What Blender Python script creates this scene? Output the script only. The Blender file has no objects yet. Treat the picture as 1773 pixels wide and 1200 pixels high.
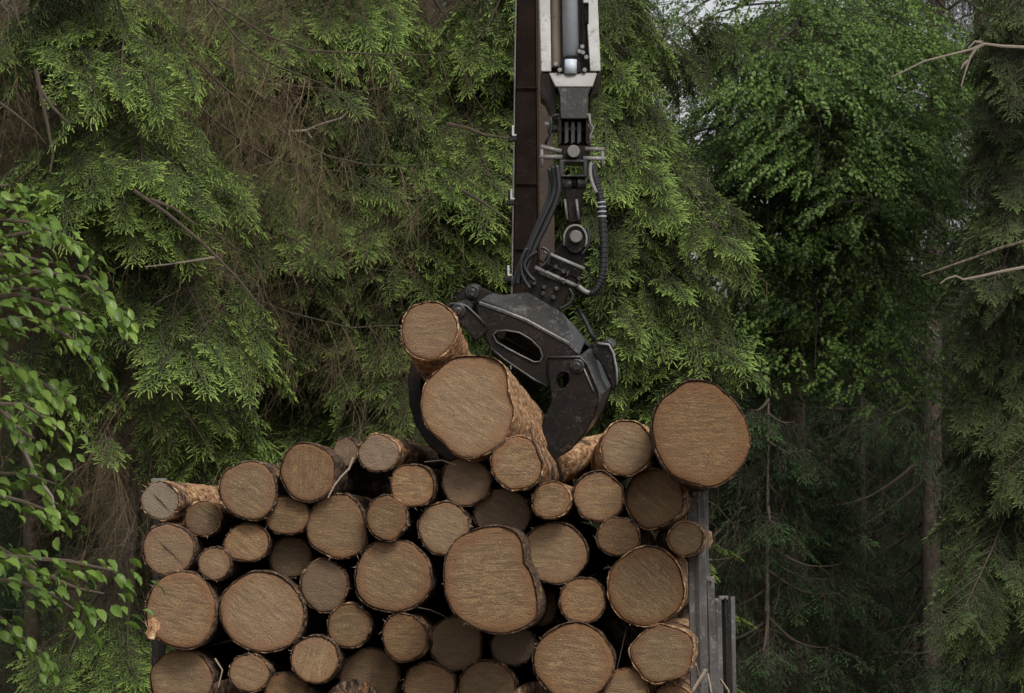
import bpy, math, random
import numpy as np
from mathutils import Vector, Matrix, noise
from mathutils.geometry import tessellate_polygon
R = math.radians
sc = bpy.context.scene
rng = np.random.default_rng(7)
random.seed(7)

# ------------------------------------------------------------------ camera, light, exposure
FPX = 7272.0; PITCH = math.atan(350 / FPX); CAMZ = 3.05
cam_d = bpy.data.cameras.new('camera'); cam = bpy.data.objects.new('camera', cam_d)
sc.collection.objects.link(cam); sc.camera = cam
cam.location = (0, 0, CAMZ); cam.rotation_euler = (math.pi / 2 + PITCH, 0, 0)
cam_d.sensor_width = 36; cam_d.lens = 36 * FPX / 1773; cam_d.clip_end = 2000; cam_d.clip_start = .1
cam_d.dof.use_dof = True; cam_d.dof.focus_distance = 18.6; cam_d.dof.aperture_fstop = 20

SUN_EL, SUN_AZ = R(46), R(158)          # azimuth from +Y clockwise: behind the camera, to the right
world = bpy.data.worlds.new('World'); sc.world = world; world.use_nodes = True
wn = world.node_tree; wn.nodes.clear()
wo = wn.nodes.new('ShaderNodeOutputWorld'); wb = wn.nodes.new('ShaderNodeBackground')
ws = wn.nodes.new('ShaderNodeTexSky'); ws.sky_type = 'NISHITA'; ws.sun_disc = False
ws.sun_elevation = SUN_EL; ws.sun_rotation = SUN_AZ; ws.air_density = 1.0; ws.dust_density = 4.0
wh = wn.nodes.new('ShaderNodeHueSaturation'); wh.inputs['Saturation'].default_value = .15
wn.links.new(ws.outputs[0], wh.inputs['Color']); wn.links.new(wh.outputs[0], wb.inputs[0]); wn.links.new(wb.outputs[0], wo.inputs[0])
wb.inputs[1].default_value = .115
sun_d = bpy.data.lights.new('sun', 'SUN'); sun = bpy.data.objects.new('sun', sun_d); sc.collection.objects.link(sun)
sun_d.energy = 1.5; sun_d.angle = R(18); sun_d.color = (1, .95, .88)
sd = Vector((math.sin(SUN_AZ) * math.cos(SUN_EL), math.cos(SUN_AZ) * math.cos(SUN_EL), math.sin(SUN_EL)))
sun.rotation_euler = sd.to_track_quat('Z', 'Y').to_euler(); sun.location = sd * 60
vs = sc.view_settings; vs.view_transform = 'Standard'; vs.look = 'None'; vs.exposure = 0.60; vs.gamma = 1
sc.cycles.max_bounces = 6; sc.cycles.diffuse_bounces = 3; sc.cycles.glossy_bounces = 3; sc.cycles.transmission_bounces = 3

FWD = Vector((0, math.cos(PITCH), math.sin(PITCH))); UP = Vector((0, -math.sin(PITCH), math.cos(PITCH)))
CAM = Vector((0, 0, CAMZ))
def P(px, py, Y):
    d = Vector((1, 0, 0)) * ((px - 886.5) / FPX) + UP * (-(py - 600) / FPX) + FWD
    return CAM + d * (Y / d.y)

# ------------------------------------------------------------------ helpers
def link(o, parent=None):
    sc.collection.objects.link(o)
    if parent is not None: o.parent = parent
    return o
def tag(o, label=None, cat=None, group=None, kind=None):
    if label: o['label'] = label
    if cat: o['category'] = cat
    if group: o['group'] = group
    if kind: o['kind'] = kind
    return o
def empty(name, loc, label, cat, group=None, rot=(0, 0, 0)):
    o = bpy.data.objects.new(name, None); o.location = loc; o.rotation_euler = rot
    o.empty_display_size = .1
    link(o); return tag(o, label, cat, group)

def mesh_np(name, V, F, mats, midx=None, smooth=False, attrs=None):
    """V (n,3) array; F list of tuples or (m,3|4) int array"""
    me = bpy.data.meshes.new(name)
    V = np.asarray(V, dtype=np.float32).reshape(-1, 3)
    if isinstance(F, np.ndarray):
        k = F.shape[1] if len(F) else 3
        me.vertices.add(len(V)); me.vertices.foreach_set('co', V.ravel())
        me.loops.add(F.size); me.loops.foreach_set('vertex_index', F.ravel().astype(np.int32))
        me.polygons.add(len(F)); me.polygons.foreach_set('loop_start', np.arange(0, F.size, k, dtype=np.int32))
        me.update(calc_edges=True)
    else:
        me.from_pydata(V.tolist(), [], F); me.update()
    for m in (mats if isinstance(mats, (list, tuple)) else [mats]): me.materials.append(m)
    if midx is not None: me.polygons.foreach_set('material_index', np.asarray(midx, dtype=np.int32))
    if smooth: me.polygons.foreach_set('use_smooth', np.ones(len(me.polygons), dtype=bool))
    for k_, (typ, arr) in (attrs or {}).items():
        a = me.attributes.new(k_, typ, 'POINT')
        a.data.foreach_set('vector' if typ == 'FLOAT_VECTOR' else 'value', np.asarray(arr).ravel())
    me.update(); return me

class MB:
    """collects plain shapes, links them as one mesh"""
    def __init__(s): s.v = []; s.f = []
    def add(s, vs_, fs):
        n = len(s.v); s.v += [tuple(v) for v in vs_]; s.f += [tuple(i + n for i in f) for f in fs]; return s
    def box(s, c, size, rot=None):
        M = Matrix.Translation(Vector(c)) @ (rot.to_4x4() if rot else Matrix())
        x, y, z = [a / 2 for a in size]
        v = [M @ Vector((sx * x, sy * y, sz * z)) for sz in (-1, 1) for sx, sy in ((-1, -1), (1, -1), (1, 1), (-1, 1))]
        return s.add(v, [(3, 2, 1, 0), (4, 5, 6, 7), (0, 1, 5, 4), (1, 2, 6, 5), (2, 3, 7, 6), (3, 0, 4, 7)])
    def bar(s, a, b, w, h=None):
        """box beam from a to b"""
        a, b = Vector(a), Vector(b); d = b - a
        q = d.to_track_quat('Z', 'Y').to_matrix()
        return s.box((a + b) / 2, (w, h or w, d.length), q)
    def tube(s, pts, rad, n=10, cap=True):
        pts = [Vector(p) for p in pts]; rr = rad if isinstance(rad, (list, tuple)) else [rad] * len(pts)
        ref = None; vv = []
        for i, p in enumerate(pts):
            t = (pts[min(i + 1, len(pts) - 1)] - pts[max(i - 1, 0)]).normalized()
            if ref is None: ref = t.orthogonal().normalized()
            ref = (ref - t * ref.dot(t)).normalized(); b = t.cross(ref)
            for k in range(n):
                a = 2 * math.pi * k / n; vv.append(p + (ref * math.cos(a) + b * math.sin(a)) * rr[i])
        ff = [(i * n + k, i * n + (k + 1) % n, (i + 1) * n + (k + 1) % n, (i + 1) * n + k) for i in range(len(pts) - 1) for k in range(n)]
        if cap: ff += [tuple(range(n - 1, -1, -1)), tuple(range((len(pts) - 1) * n, len(pts) * n))]
        return s.add(vv, ff)
    def plate(s, pts, depth, hole=None):
        """outline (world points, one plane) pushed along the depth vector"""
        A = [Vector(p) for p in pts]; H = [Vector(p) for p in (hole or [])]; depth = Vector(depth)
        tris = tessellate_polygon([A, H] if H else [A]); N = A + H; n = len(N)
        ff = [tuple(t) for t in tris] + [tuple(i + n for i in reversed(t)) for t in tris]
        m = len(A); ff += [(i, (i + 1) % m, (i + 1) % m + n, i + n) for i in range(m)]
        h = len(H); ff += [(m + i, m + i + n, m + (i + 1) % h + n, m + (i + 1) % h) for i in range(h)]
        return s.add(N + [p + depth for p in N], ff)
    def build(s, name, mat, parent=None, bevel=0, smooth=False, origin=None, seg=1):
        V = np.array(s.v)
        me = bpy.data.meshes.new(name); me.from_pydata(V.tolist(), [], s.f); me.update(); me.materials.append(mat)
        import bmesh
        bm = bmesh.new(); bm.from_mesh(me); bmesh.ops.recalc_face_normals(bm, faces=bm.faces); bm.to_mesh(me); bm.free()
        o = bpy.data.objects.new(name, me)
        if smooth:
            for p in me.polygons: p.use_smooth = True
        if bevel:
            m = o.modifiers.new('bevel', 'BEVEL'); m.width = bevel; m.segments = seg; m.limit_method = 'ANGLE'; m.angle_limit = R(35)
        link(o)
        if parent is not None:
            o.parent = parent; o.matrix_parent_inverse = PINV[parent.name] if parent.name in PINV else Matrix()
        return o
PINV = {}
def root(name, loc, label, cat, group=None):
    o = empty(name, loc, label, cat, group); PINV[o.name] = Matrix.Translation(-Vector(loc)); return o
def sub(o):
    """lets o parent pieces given in world coordinates"""
    PINV[o.name] = Matrix(); return o

# ------------------------------------------------------------------ materials
def mat(name):
    m = bpy.data.materials.new(name); m.use_nodes = True; nt = m.node_tree; nt.nodes.clear()
    out = nt.nodes.new('ShaderNodeOutputMaterial'); return m, nt, out
def N(nt, t, **kw):
    n = nt.nodes.new(t)
    for k, v in kw.items():
        if k.startswith('i_'):
            key = k[2:]; n.inputs[int(key) if key.isdigit() else key.replace('_', ' ')].default_value = v
        else: setattr(n, k, v)
    return n
def ramp(nt, src, stops, interp='LINEAR'):
    r = nt.nodes.new('ShaderNodeValToRGB'); r.color_ramp.interpolation = interp
    e = r.color_ramp.elements
    while len(e) < len(stops): e.new(.5)
    for x, (p, c) in zip(e, stops): x.position = p; x.color = (*c, 1) if len(c) == 3 else c
    nt.links.new(src, r.inputs[0]); return r
def mix(nt, a, b, fac, mode='MIX'):
    m = nt.nodes.new('ShaderNodeMix'); m.data_type = 'RGBA'; m.blend_type = mode
    for s_, v in ((m.inputs[0], fac), (m.inputs[6], a), (m.inputs[7], b)):
        if isinstance(v, (int, float)): s_.default_value = v
        elif isinstance(v, tuple): s_.default_value = (*v, 1) if len(v) == 3 else v
        else: nt.links.new(v, s_)
    return m.outputs[2]
def math_(nt, op, a, b=None, clamp=False):
    m = nt.nodes.new('ShaderNodeMath'); m.operation = op; m.use_clamp = clamp
    for s_, v in ((m.inputs[0], a), (m.inputs[1], b)):
        if v is None: continue
        if isinstance(v, (int, float)): s_.default_value = v
        else: nt.links.new(v, s_)
    return m.outputs[0]
def principled(nt, out, col, rough=.8, bump=None, bs=.3, bd=.01, metal=0, spec=.5):
    p = nt.nodes.new('ShaderNodeBsdfPrincipled')
    for key, v in (('Base Color', col), ('Roughness', rough), ('Metallic', metal), ('Specular IOR Level', spec)):
        if isinstance(v, tuple): p.inputs[key].default_value = (*v, 1)
        elif isinstance(v, (int, float)): p.inputs[key].default_value = v
        else: nt.links.new(v, p.inputs[key])
    if bump is not None:
        b = N(nt, 'ShaderNodeBump'); b.inputs['Strength'].default_value = bs; b.inputs['Distance'].default_value = bd
        nt.links.new(bump, b.inputs['Height']); nt.links.new(b.outputs[0], p.inputs['Normal'])
    nt.links.new(p.outputs[0], out.inputs[0]); return p
def noise_(nt, vec, scale, detail=4, rough=.55, dist=0):
    n = N(nt, 'ShaderNodeTexNoise'); n.inputs['Scale'].default_value = scale; n.inputs['Detail'].default_value = detail
    n.inputs['Roughness'].default_value = rough; n.inputs['Distortion'].default_value = dist
    if vec is not None: nt.links.new(vec, n.inputs['Vector'])
    return n.outputs[0]
def mapping(nt, vec, scale=(1, 1, 1), rot=None, loc=None):
    m = N(nt, 'ShaderNodeMapping'); nt.links.new(vec, m.inputs['Vector']); m.inputs['Scale'].default_value = scale
    if rot is not None: nt.links.new(rot, m.inputs['Rotation'])
    if loc is not None: nt.links.new(loc, m.inputs['Location'])
    return m.outputs[0]

def make_cut_mat():
    """sawn spruce end grain; local XY is the cut. object colour: r streak angle/seed, g warmth, b weathering and painted recess shade"""
    m, nt, out = mat('sawn_end_grain')
    tc = N(nt, 'ShaderNodeTexCoord'); oi = N(nt, 'ShaderNodeObjectInfo'); L = nt.links
    sep = N(nt, 'ShaderNodeSeparateColor'); L.new(oi.outputs['Color'], sep.inputs[0])
    ang = math_(nt, 'MULTIPLY', sep.outputs[0], 3.1416)
    cr = N(nt, 'ShaderNodeCombineXYZ'); L.new(ang, cr.inputs[2])
    off = N(nt, 'ShaderNodeCombineXYZ'); L.new(math_(nt, 'MULTIPLY', oi.outputs['Random'], 37), off.inputs[0]); L.new(math_(nt, 'MULTIPLY', oi.outputs['Random'], 91), off.inputs[1])
    vrot = mapping(nt, tc.outputs['Object'], (1, 1, 1), cr.outputs[0], off.outputs[0])
    streak = noise_(nt, mapping(nt, vrot, (11, 70, 11)), 1.0, 6, .78, 1.1)
    fine = noise_(nt, mapping(nt, vrot, (130, 190, 130)), 1.0, 2, .7)
    # growth rings round an off-centre pith
    at = N(nt, 'ShaderNodeAttribute', attribute_name='ring')
    wob = noise_(nt, vrot, 6, 2)
    rr = math_(nt, 'ADD', at.outputs['Fac'], math_(nt, 'MULTIPLY', wob, .012))
    ring = math_(nt, 'SINE', math_(nt, 'MULTIPLY', rr, 2 * math.pi / .0085))
    blot = noise_(nt, vrot, 9, 4, .6)
    blot2 = noise_(nt, vrot, 24, 5, .7)
    base = mix(nt, (.200, .143, .073), (.32, .235, .125), blot)
    warm = mix(nt, base, (.26, .150, .060), math_(nt, 'MULTIPLY', sep.outputs[1], .75))
    c = mix(nt, warm, (.085, .055, .035), math_(nt, 'MULTIPLY', ramp(nt, streak, [(.44, (0, 0, 0)), (.58, (1, 1, 1))]).outputs[0], .8))
    c = mix(nt, c, (.44, .335, .19), math_(nt, 'MULTIPLY', ramp(nt, streak, [(.28, (1, 1, 1)), (.45, (0, 0, 0))]).outputs[0], .45))
    c = mix(nt, c, (.15, .09, .05), math_(nt, 'MULTIPLY', ramp(nt, ring, [(.1, (0, 0, 0)), (1, (1, 1, 1))]).outputs[0], .38))
    c = mix(nt, c, (.13, .08, .05), math_(nt, 'MULTIPLY', ramp(nt, fine, [(.47, (0, 0, 0)), (.60, (1, 1, 1))]).outputs[0], .85))
    c = mix(nt, c, (.20, .12, .07), math_(nt, 'MULTIPLY', ramp(nt, blot2, [(.48, (0, 0, 0)), (.68, (1, 1, 1))]).outputs[0], .6))
    # outer sapwood darkens / reddens, weathering and painted recess shade grey it
    ae = N(nt, 'ShaderNodeAttribute', attribute_name='edge')
    c = mix(nt, c, (.16, .080, .038), math_(nt, 'MULTIPLY', ramp(nt, math_(nt, 'ADD', ae.outputs['Fac'], math_(nt, 'MULTIPLY', math_(nt, 'SUBTRACT', blot, .5), .5)), [(.62, (0, 0, 0)), (1, (1, 1, 1))]).outputs[0], .9))
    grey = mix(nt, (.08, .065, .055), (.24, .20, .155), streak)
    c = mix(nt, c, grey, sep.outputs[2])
    hv = N(nt, 'ShaderNodeHueSaturation'); L.new(c, hv.inputs['Color'])
    L.new(math_(nt, 'ADD', .80, math_(nt, 'MULTIPLY', oi.outputs['Random'], .38)), hv.inputs['Value']); c = hv.outputs[0]
    hgt = math_(nt, 'ADD', math_(nt, 'MULTIPLY', streak, .8), math_(nt, 'MULTIPLY', fine, 1.2))
    principled(nt, out, c, .85, hgt, .9, .008, spec=.15)
    return m
def make_bark_mat():
    """local Z runs along the log. object colour b: share of bark still on"""
    m, nt, out = mat('flaking_spruce_bark')
    tc = N(nt, 'ShaderNodeTexCoord'); oi = N(nt, 'ShaderNodeObjectInfo'); L = nt.links
    sep = N(nt, 'ShaderNodeSeparateColor'); L.new(oi.outputs['Color'], sep.inputs[0])
    off = N(nt, 'ShaderNodeCombineXYZ'); L.new(math_(nt, 'MULTIPLY', oi.outputs['Random'], 53), off.inputs[0])
    v = mapping(nt, tc.outputs['Object'], (1, 1, .45), None, off.outputs[0])
    n1 = noise_(nt, v, 9, 5, .6); n2 = noise_(nt, v, 45, 5, .7)
    vo = N(nt, 'ShaderNodeTexVoronoi', feature='F1'); vo.inputs['Scale'].default_value = 38; L.new(v, vo.inputs['Vector'])
    bark = ramp(nt, n2, [(.36, (.016, .011, .008)), (.5, (.07, .042, .027)), (.6, (.15, .095, .062)), (.72, (.34, .28, .22))]).outputs[0]
    wood = ramp(nt, n2, [(.34, (.10, .045, .022)), (.47, (.27, .13, .06)), (.56, (.42, .27, .14)), (.68, (.66, .53, .37))]).outputs[0]
    mask = ramp(nt, math_(nt, 'ADD', math_(nt, 'MULTIPLY', n1, .75), math_(nt, 'MULTIPLY', sep.outputs[2], .35)), [(.44, (1, 1, 1)), (.50, (0, 0, 0))]).outputs[0]
    c = mix(nt, bark, wood, mask)
    c = mix(nt, c, (.50, .44, .36), math_(nt, 'MULTIPLY', ramp(nt, vo.outputs['Distance'], [(.0, (1, 1, 1)), (.25, (0, 0, 0))]).outputs[0], .35))
    h = math_(nt, 'SUBTRACT', math_(nt, 'ADD', n2, math_(nt, 'MULTIPLY', n1, .6)), math_(nt, 'MULTIPLY', mask, .4))
    principled(nt, out, c, .9, h, 1.0, .02, spec=.2)
    return m
def make_trunk_mat(name, dark, light, moss):
    m, nt, out = mat(name)
    tc = N(nt, 'ShaderNodeTexCoord')
    v = mapping(nt, tc.outputs['Object'], (1, 1, .45))
    n1 = noise_(nt, v, 30, 6, .7); n2 = noise_(nt, v, 3, 3); n3 = noise_(nt, v, 90, 3, .7)
    c = mix(nt, dark, light, ramp(nt, n1, [(.38, (0, 0, 0)), (.66, (1, 1, 1))]).outputs[0])
    c = mix(nt, c, (.30, .28, .25), math_(nt, 'MULTIPLY', ramp(nt, n3, [(.56, (0, 0, 0)), (.68, (1, 1, 1))]).outputs[0], .55))
    c = mix(nt, c, moss, math_(nt, 'MULTIPLY', ramp(nt, n2, [(.42, (0, 0, 0)), (.68, (1, 1, 1))]).outputs[0], .6))
    principled(nt, out, c, .95, n1, .9, .03, spec=.15)
    return m
def leaf_mat(name, inner, outer, tipc, var=.35, trans=.2, rough=.5, spec=.22, val=1.0):
    """foliage: 'tip' point attribute = this year's growth, 'tone' instance attribute = shoot to shoot difference, with inner shade and outer light put in"""
    m, nt, out = mat(name); L = nt.links
    at = N(nt, 'ShaderNodeAttribute', attribute_name='tip')
    to = N(nt, 'ShaderNodeAttribute', attribute_name='tone'); to.attribute_type = 'INSTANCER'
    tg = N(nt, 'ShaderNodeAttribute', attribute_name='tonep')
    tone = math_(nt, 'ADD', to.outputs['Fac'], tg.outputs['Fac'])
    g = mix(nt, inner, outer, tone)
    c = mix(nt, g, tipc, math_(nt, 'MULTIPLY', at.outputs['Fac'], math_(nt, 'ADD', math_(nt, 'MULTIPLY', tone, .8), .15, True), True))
    hs = N(nt, 'ShaderNodeHueSaturation'); L.new(c, hs.inputs['Color']); hs.inputs['Value'].default_value = val
    p = N(nt, 'ShaderNodeBsdfPrincipled'); L.new(hs.outputs[0], p.inputs['Base Color']); p.inputs['Roughness'].default_value = rough; p.inputs['Specular IOR Level'].default_value = spec
    t = N(nt, 'ShaderNodeBsdfTranslucent'); L.new(hs.outputs[0], t.inputs[0])
    ms = N(nt, 'ShaderNodeMixShader'); ms.inputs[0].default_value = trans
    L.new(p.outputs[0], ms.inputs[1]); L.new(t.outputs[0], ms.inputs[2]); L.new(ms.outputs[0], out.inputs[0])
    return m
def make_steel(name, dark, wear, rough=.42, wearamt=.5, dirt=(.06, .045, .035), metal=.0, spec=.42):
    m, nt, out = mat(name); L = nt.links
    tc = N(nt, 'ShaderNodeTexCoord'); ge = N(nt, 'ShaderNodeNewGeometry')
    n1 = noise_(nt, tc.outputs['Object'], 14, 6, .7); n2 = noise_(nt, tc.outputs['Object'], 70, 4, .7); n3 = noise_(nt, tc.outputs['Object'], 4, 3, .6)
    c = mix(nt, dark, dirt, ramp(nt, n3, [(.40, (0, 0, 0)), (.65, (1, 1, 1))]).outputs[0])
    scr = ramp(nt, math_(nt, 'MULTIPLY', n1, n2), [(.27, (0, 0, 0)), (.40, (1, 1, 1))]).outputs[0]
    c = mix(nt, c, wear, math_(nt, 'MULTIPLY', scr, wearamt))
    rg = ramp(nt, n2, [(.3, (rough * .75,) * 3), (.7, (min(1, rough * 1.5),) * 3)]).outputs[0]
    principled(nt, out, c, rg, n2, .25, .004, metal=metal, spec=spec)
    return m
def plain(name, col, rough=.6, metal=0, spec=.4):
    m, nt, out = mat(name)
    tc = N(nt, 'ShaderNodeTexCoord'); n1 = noise_(nt, tc.outputs['Object'], 25, 5, .65)
    c = mix(nt, tuple(a * .55 for a in col), tuple(min(1, a * 1.3) for a in col), n1)
    principled(nt, out, c, rough, n1, .3, .004, metal=metal, spec=spec); return m
M = {}
M['cut'] = make_cut_mat(); M['bark'] = make_bark_mat()
M['trunk'] = make_trunk_mat('spruce_trunk_bark', (.05, .038, .029), (.20, .155, .115), (.075, .072, .03))
M['trunk_far'] = make_trunk_mat('grey_spruce_trunk_bark', (.05, .038, .03), (.19, .15, .125), (.07, .06, .035))
M['twig'] = plain('brown_twig', (.06, .045, .03), .9)
M['dark_twig'] = plain('dark_twig', (.035, .027, .02), .9)
M['dead'] = plain('dead_spruce_twig', (.125, .093, .05), .95)
M['pale_branch'] = plain('bare_pale_branch', (.20, .165, .13), .9)
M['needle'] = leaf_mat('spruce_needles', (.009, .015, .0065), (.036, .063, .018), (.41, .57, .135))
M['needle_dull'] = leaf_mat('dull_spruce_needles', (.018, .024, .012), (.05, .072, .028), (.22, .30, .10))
M['needle_dark'] = leaf_mat('shaded_spruce_needles', (.012, .025, .012), (.034, .072, .028), (.16, .29, .09))  # darker needle copy: low light of the deep wood put into the colour
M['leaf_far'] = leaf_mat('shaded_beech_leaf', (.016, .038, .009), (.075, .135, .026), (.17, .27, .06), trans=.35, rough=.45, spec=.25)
M['leaf'] = leaf_mat('beech_leaf', (.035, .075, .014), (.11, .19, .030), (.20, .30, .05), trans=.35, rough=.42, spec=.4)
M['steel'] = make_steel('worn_black_steel', (.006, .005, .0045), (.09, .07, .055), .30, .35, (.013, .008, .006), spec=.12)
M['steel_grey'] = make_steel('scuffed_and_lit_grey_steel', (.018, .018, .018), (.15, .145, .14), .30, .5, (.026, .022, .019))  # scuffed; the paler grey also carries the light on the grapple roof
M['mast'] = make_steel('brown_mast_paint', (.009, .006, .005), (.035, .026, .02), .9, .4, (.014, .009, .007), spec=.04)
M['mast_side'] = make_steel('rusty_brown_paint', (.032, .018, .010), (.08, .05, .03), .65, .4, (.022, .012, .008))
M['white_paint'] = make_steel('chipped_white_paint', (.42, .42, .41), (.10, .085, .07), .45, .85, (.27, .26, .24))
M['tan_paint'] = make_steel('grimy_tan_paint', (.16, .13, .10), (.05, .04, .03), .5, .6, (.10, .08, .06))
M['chrome'] = make_steel('dull_cylinder_steel', (.40, .44, .50), (.16, .16, .16), .4, .3, (.34, .36, .39))
M['light_steel'] = make_steel('bare_grey_steel', (.17, .165, .16), (.04, .035, .03), .4, .6, (.11, .10, .09))
M['cap'] = make_steel('pale_scratched_cap_steel', (.27, .26, .25), (.08, .07, .06), .45, .5, (.20, .19, .17))
M['rubber'] = plain('black_rubber_hose', (.010, .010, .011), .42, spec=.4)
M['band'] = plain('pale_hose_wrap', (.30, .31, .36), .5)
M['stake'] = make_steel('weathered_stake_steel', (.085, .080, .076), (.24, .22, .21), .5, .7, (.035, .030, .027))
M['stake_dark'] = make_steel('dark_stake_steel', (.012, .011, .011), (.08, .075, .07), .6, .4, (.018, .015, .013), spec=.12)
M['soil'] = plain('forest_soil', (.045, .032, .02), 1, spec=.1)
M['road'] = plain('gravel_road', (.16, .135, .10), 1, spec=.1)

# ------------------------------------------------------------------ setting: ground, road, wooded slope
def ground():
    xs = np.concatenate([np.linspace(-900, -60, 8), np.linspace(-50, 50, 41), np.linspace(60, 900, 8)])
    ys = np.concatenate([np.linspace(-300, 0, 8), np.linspace(4, 120, 60), np.linspace(140, 1400, 14)])
    V = []
    for y in ys:
        for x in xs:
            rise = max(0, min(1, (y - 52) / 60)); z = 6 * rise * rise * (3 - 2 * rise)
            z += (.25 * noise.noise(Vector((x * .15, y * .15, 0)))) * min(1, max(0, (abs(x - 1) - 3.5) / 4)) * min(1, max(0, y / 20))
            V.append((x, y, z))
    n = len(xs); F = np.array([(j * n + i, j * n + i + 1, (j + 1) * n + i + 1, (j + 1) * n + i) for j in range(len(ys) - 1) for i in range(n - 1)])
    o = bpy.data.objects.new('ground', mesh_np('ground', V, F, M['soil'], smooth=True)); link(o); o['kind'] = 'structure'
    V = [(x, y, .03 - .004 * abs(x - 1)) for y in np.linspace(-40, 34, 30) for x in (-2.6, -.8, 1, 2.8, 4.6)]
    F = np.array([(j * 5 + i, j * 5 + i + 1, j * 5 + i + 6, j * 5 + i + 5) for j in range(29) for i in range(4)])
    o = bpy.data.objects.new('forest_road', mesh_np('forest_road', V, F, M['road'])); link(o); o['kind'] = 'structure'
ground()
def ground_z(y):
    r_ = max(0, min(1, (y - 52) / 60)); return 6 * r_ * r_ * (3 - 2 * r_)

# ------------------------------------------------------------------ foliage prototypes (numpy triangles)
def unit(a): return a / (np.linalg.norm(a, axis=-1, keepdims=True) + 1e-9)
def strip(p0, p1, w0, w1):
    """thin three-sided sliver p0->p1"""
    p0, p1 = np.array(p0), np.array(p1); d = unit(p1 - p0); a = unit(np.cross(d, [.3, .5, .8])); b = np.cross(d, a)
    v = [p0 + a * w0, p0 - a * w0 * .5 + b * w0 * .87, p0 - a * w0 * .5 - b * w0 * .87, p1 + a * w1, p1 - a * w1 * .5 + b * w1 * .87, p1 - a * w1 * .5 - b * w1 * .87]
    f = [(0, 1, 4), (0, 4, 3), (1, 2, 5), (1, 5, 4), (2, 0, 3), (2, 3, 5)]
    return v, f
class Proto:
    def __init__(s): s.V = []; s.F = []; s.tip = []; s.m = []; s.n = 0
    def add(s, v, f, tip, m):
        s.V.append(np.asarray(v, float)); s.F.append(np.asarray(f, int) + s.n); s.n += len(v)
        s.tip.append(np.broadcast_to(np.asarray(tip, float), (len(v),))); s.m.append(np.full(len(f), m))
    def done(s):
        s.V = np.concatenate(s.V); s.F = np.concatenate(s.F); s.tip = np.concatenate(s.tip); s.m = np.concatenate(s.m); return s
def needles(pr, r, p0, p1, step, ln, w, t0, t1):
    p0, p1 = np.array(p0), np.array(p1); d = unit(p1 - p0); L = np.linalg.norm(p1 - p0); n = max(3, int(L / step))
    t = (np.arange(n) + r.random(n) * .5) / n; ph = r.random(n) * 2 * math.pi
    a = unit(np.cross(d, [0, 0, 1.0])); b = np.cross(a, d)
    side = a[None] * np.cos(ph)[:, None] * 1.15 + b[None] * np.sin(ph)[:, None] * .75
    dr = unit(d[None] * (.55 + .5 * r.random(n))[:, None] + side)
    base = p0 + (p1 - p0) * t[:, None]; lnn = ln * (.75 + .5 * r.random(n)) * (1 - .3 * t)
    tip = base + dr * lnn[:, None]; wd = unit(np.cross(dr, r.normal(size=(n, 3)))) * w
    V = np.stack([base - wd, base + wd, tip], 1).reshape(-1, 3)
    pr.add(V, np.arange(3 * n).reshape(-1, 3), np.repeat(t0 + (t1 - t0) * t, 3), 0)
def finger(pr, r, p, e, w, t0, t1, step, core):
    """one short shoot: needles round a solid green core"""
    needles(pr, r, p, e, step, .0105, w, t0, t1)
    v, f = strip(p + (e - p) * .1, e, core, core * .55); pr.add(v, f, [t0 * .8] * 3 + [t1] * 3, 0)
def spray(seed, L=.36, dens=1.0, hang=.5, w=.0015, fl=.052, core=.0042):
    """a flat spruce shoot fan along +X with side shoots; slots: 0 needles 1 twig"""
    r = np.random.default_rng(seed); pr = Proto(); st = .0042 / dens
    pt = lambda t: np.array([L * t, .02 * math.sin(3 * t + seed), -hang * L * .28 * t * t])
    v, f = strip(pt(0), pt(.5), .0026, .0018); pr.add(v, f, 0, 1); v, f = strip(pt(.5), pt(1), .0018, .001); pr.add(v, f, 0, 1)
    n = int(8 * dens) + 1
    def stem(p, e, ang, dz, deep):
        ln = np.linalg.norm(e - p); v, f = strip(p, e, .0013, .0008); pr.add(v, f, 0, 1)
        k = max(1, int(ln / (.029 / dens)))
        for j in range(k):
            for s2 in (-1, 1):
                q = (j + .3 + .5 * r.random()) / k; a2 = ang + s2 * R(34 + 26 * r.random()); pp = p + (e - p) * min(q, 1)
                fe = pp + fl * (.65 + .6 * r.random()) * (1.1 - .4 * q) * unit(np.array([math.cos(a2), math.sin(a2), dz * .8 + r.normal() * .18]))
                tt = q * (1 - deep * .35); finger(pr, r, pp, fe, w, .15 * tt, .25 + .75 * tt, st, core)
        finger(pr, r, e, e + unit(e - p) * fl * .9, w, .5, 1., st, core)
    for i in range(n):
        for sd_ in (-1, 1):
            t = .06 + .9 * (i + r.random() * .6) / n
            p = pt(t); ln = L * (.42 * (1 - t) ** .8 + .07) * (.65 + .6 * r.random())
            ang = R(54) * sd_ * (.7 + .5 * r.random()); dz = -hang * (.35 + .8 * r.random())
            stem(p, p + ln * unit(np.array([math.cos(ang), math.sin(ang), dz])), ang, dz, 1 - t)
    stem(pt(.6), pt(1), 0, -hang * .5, 0)
    return pr.done()
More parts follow.
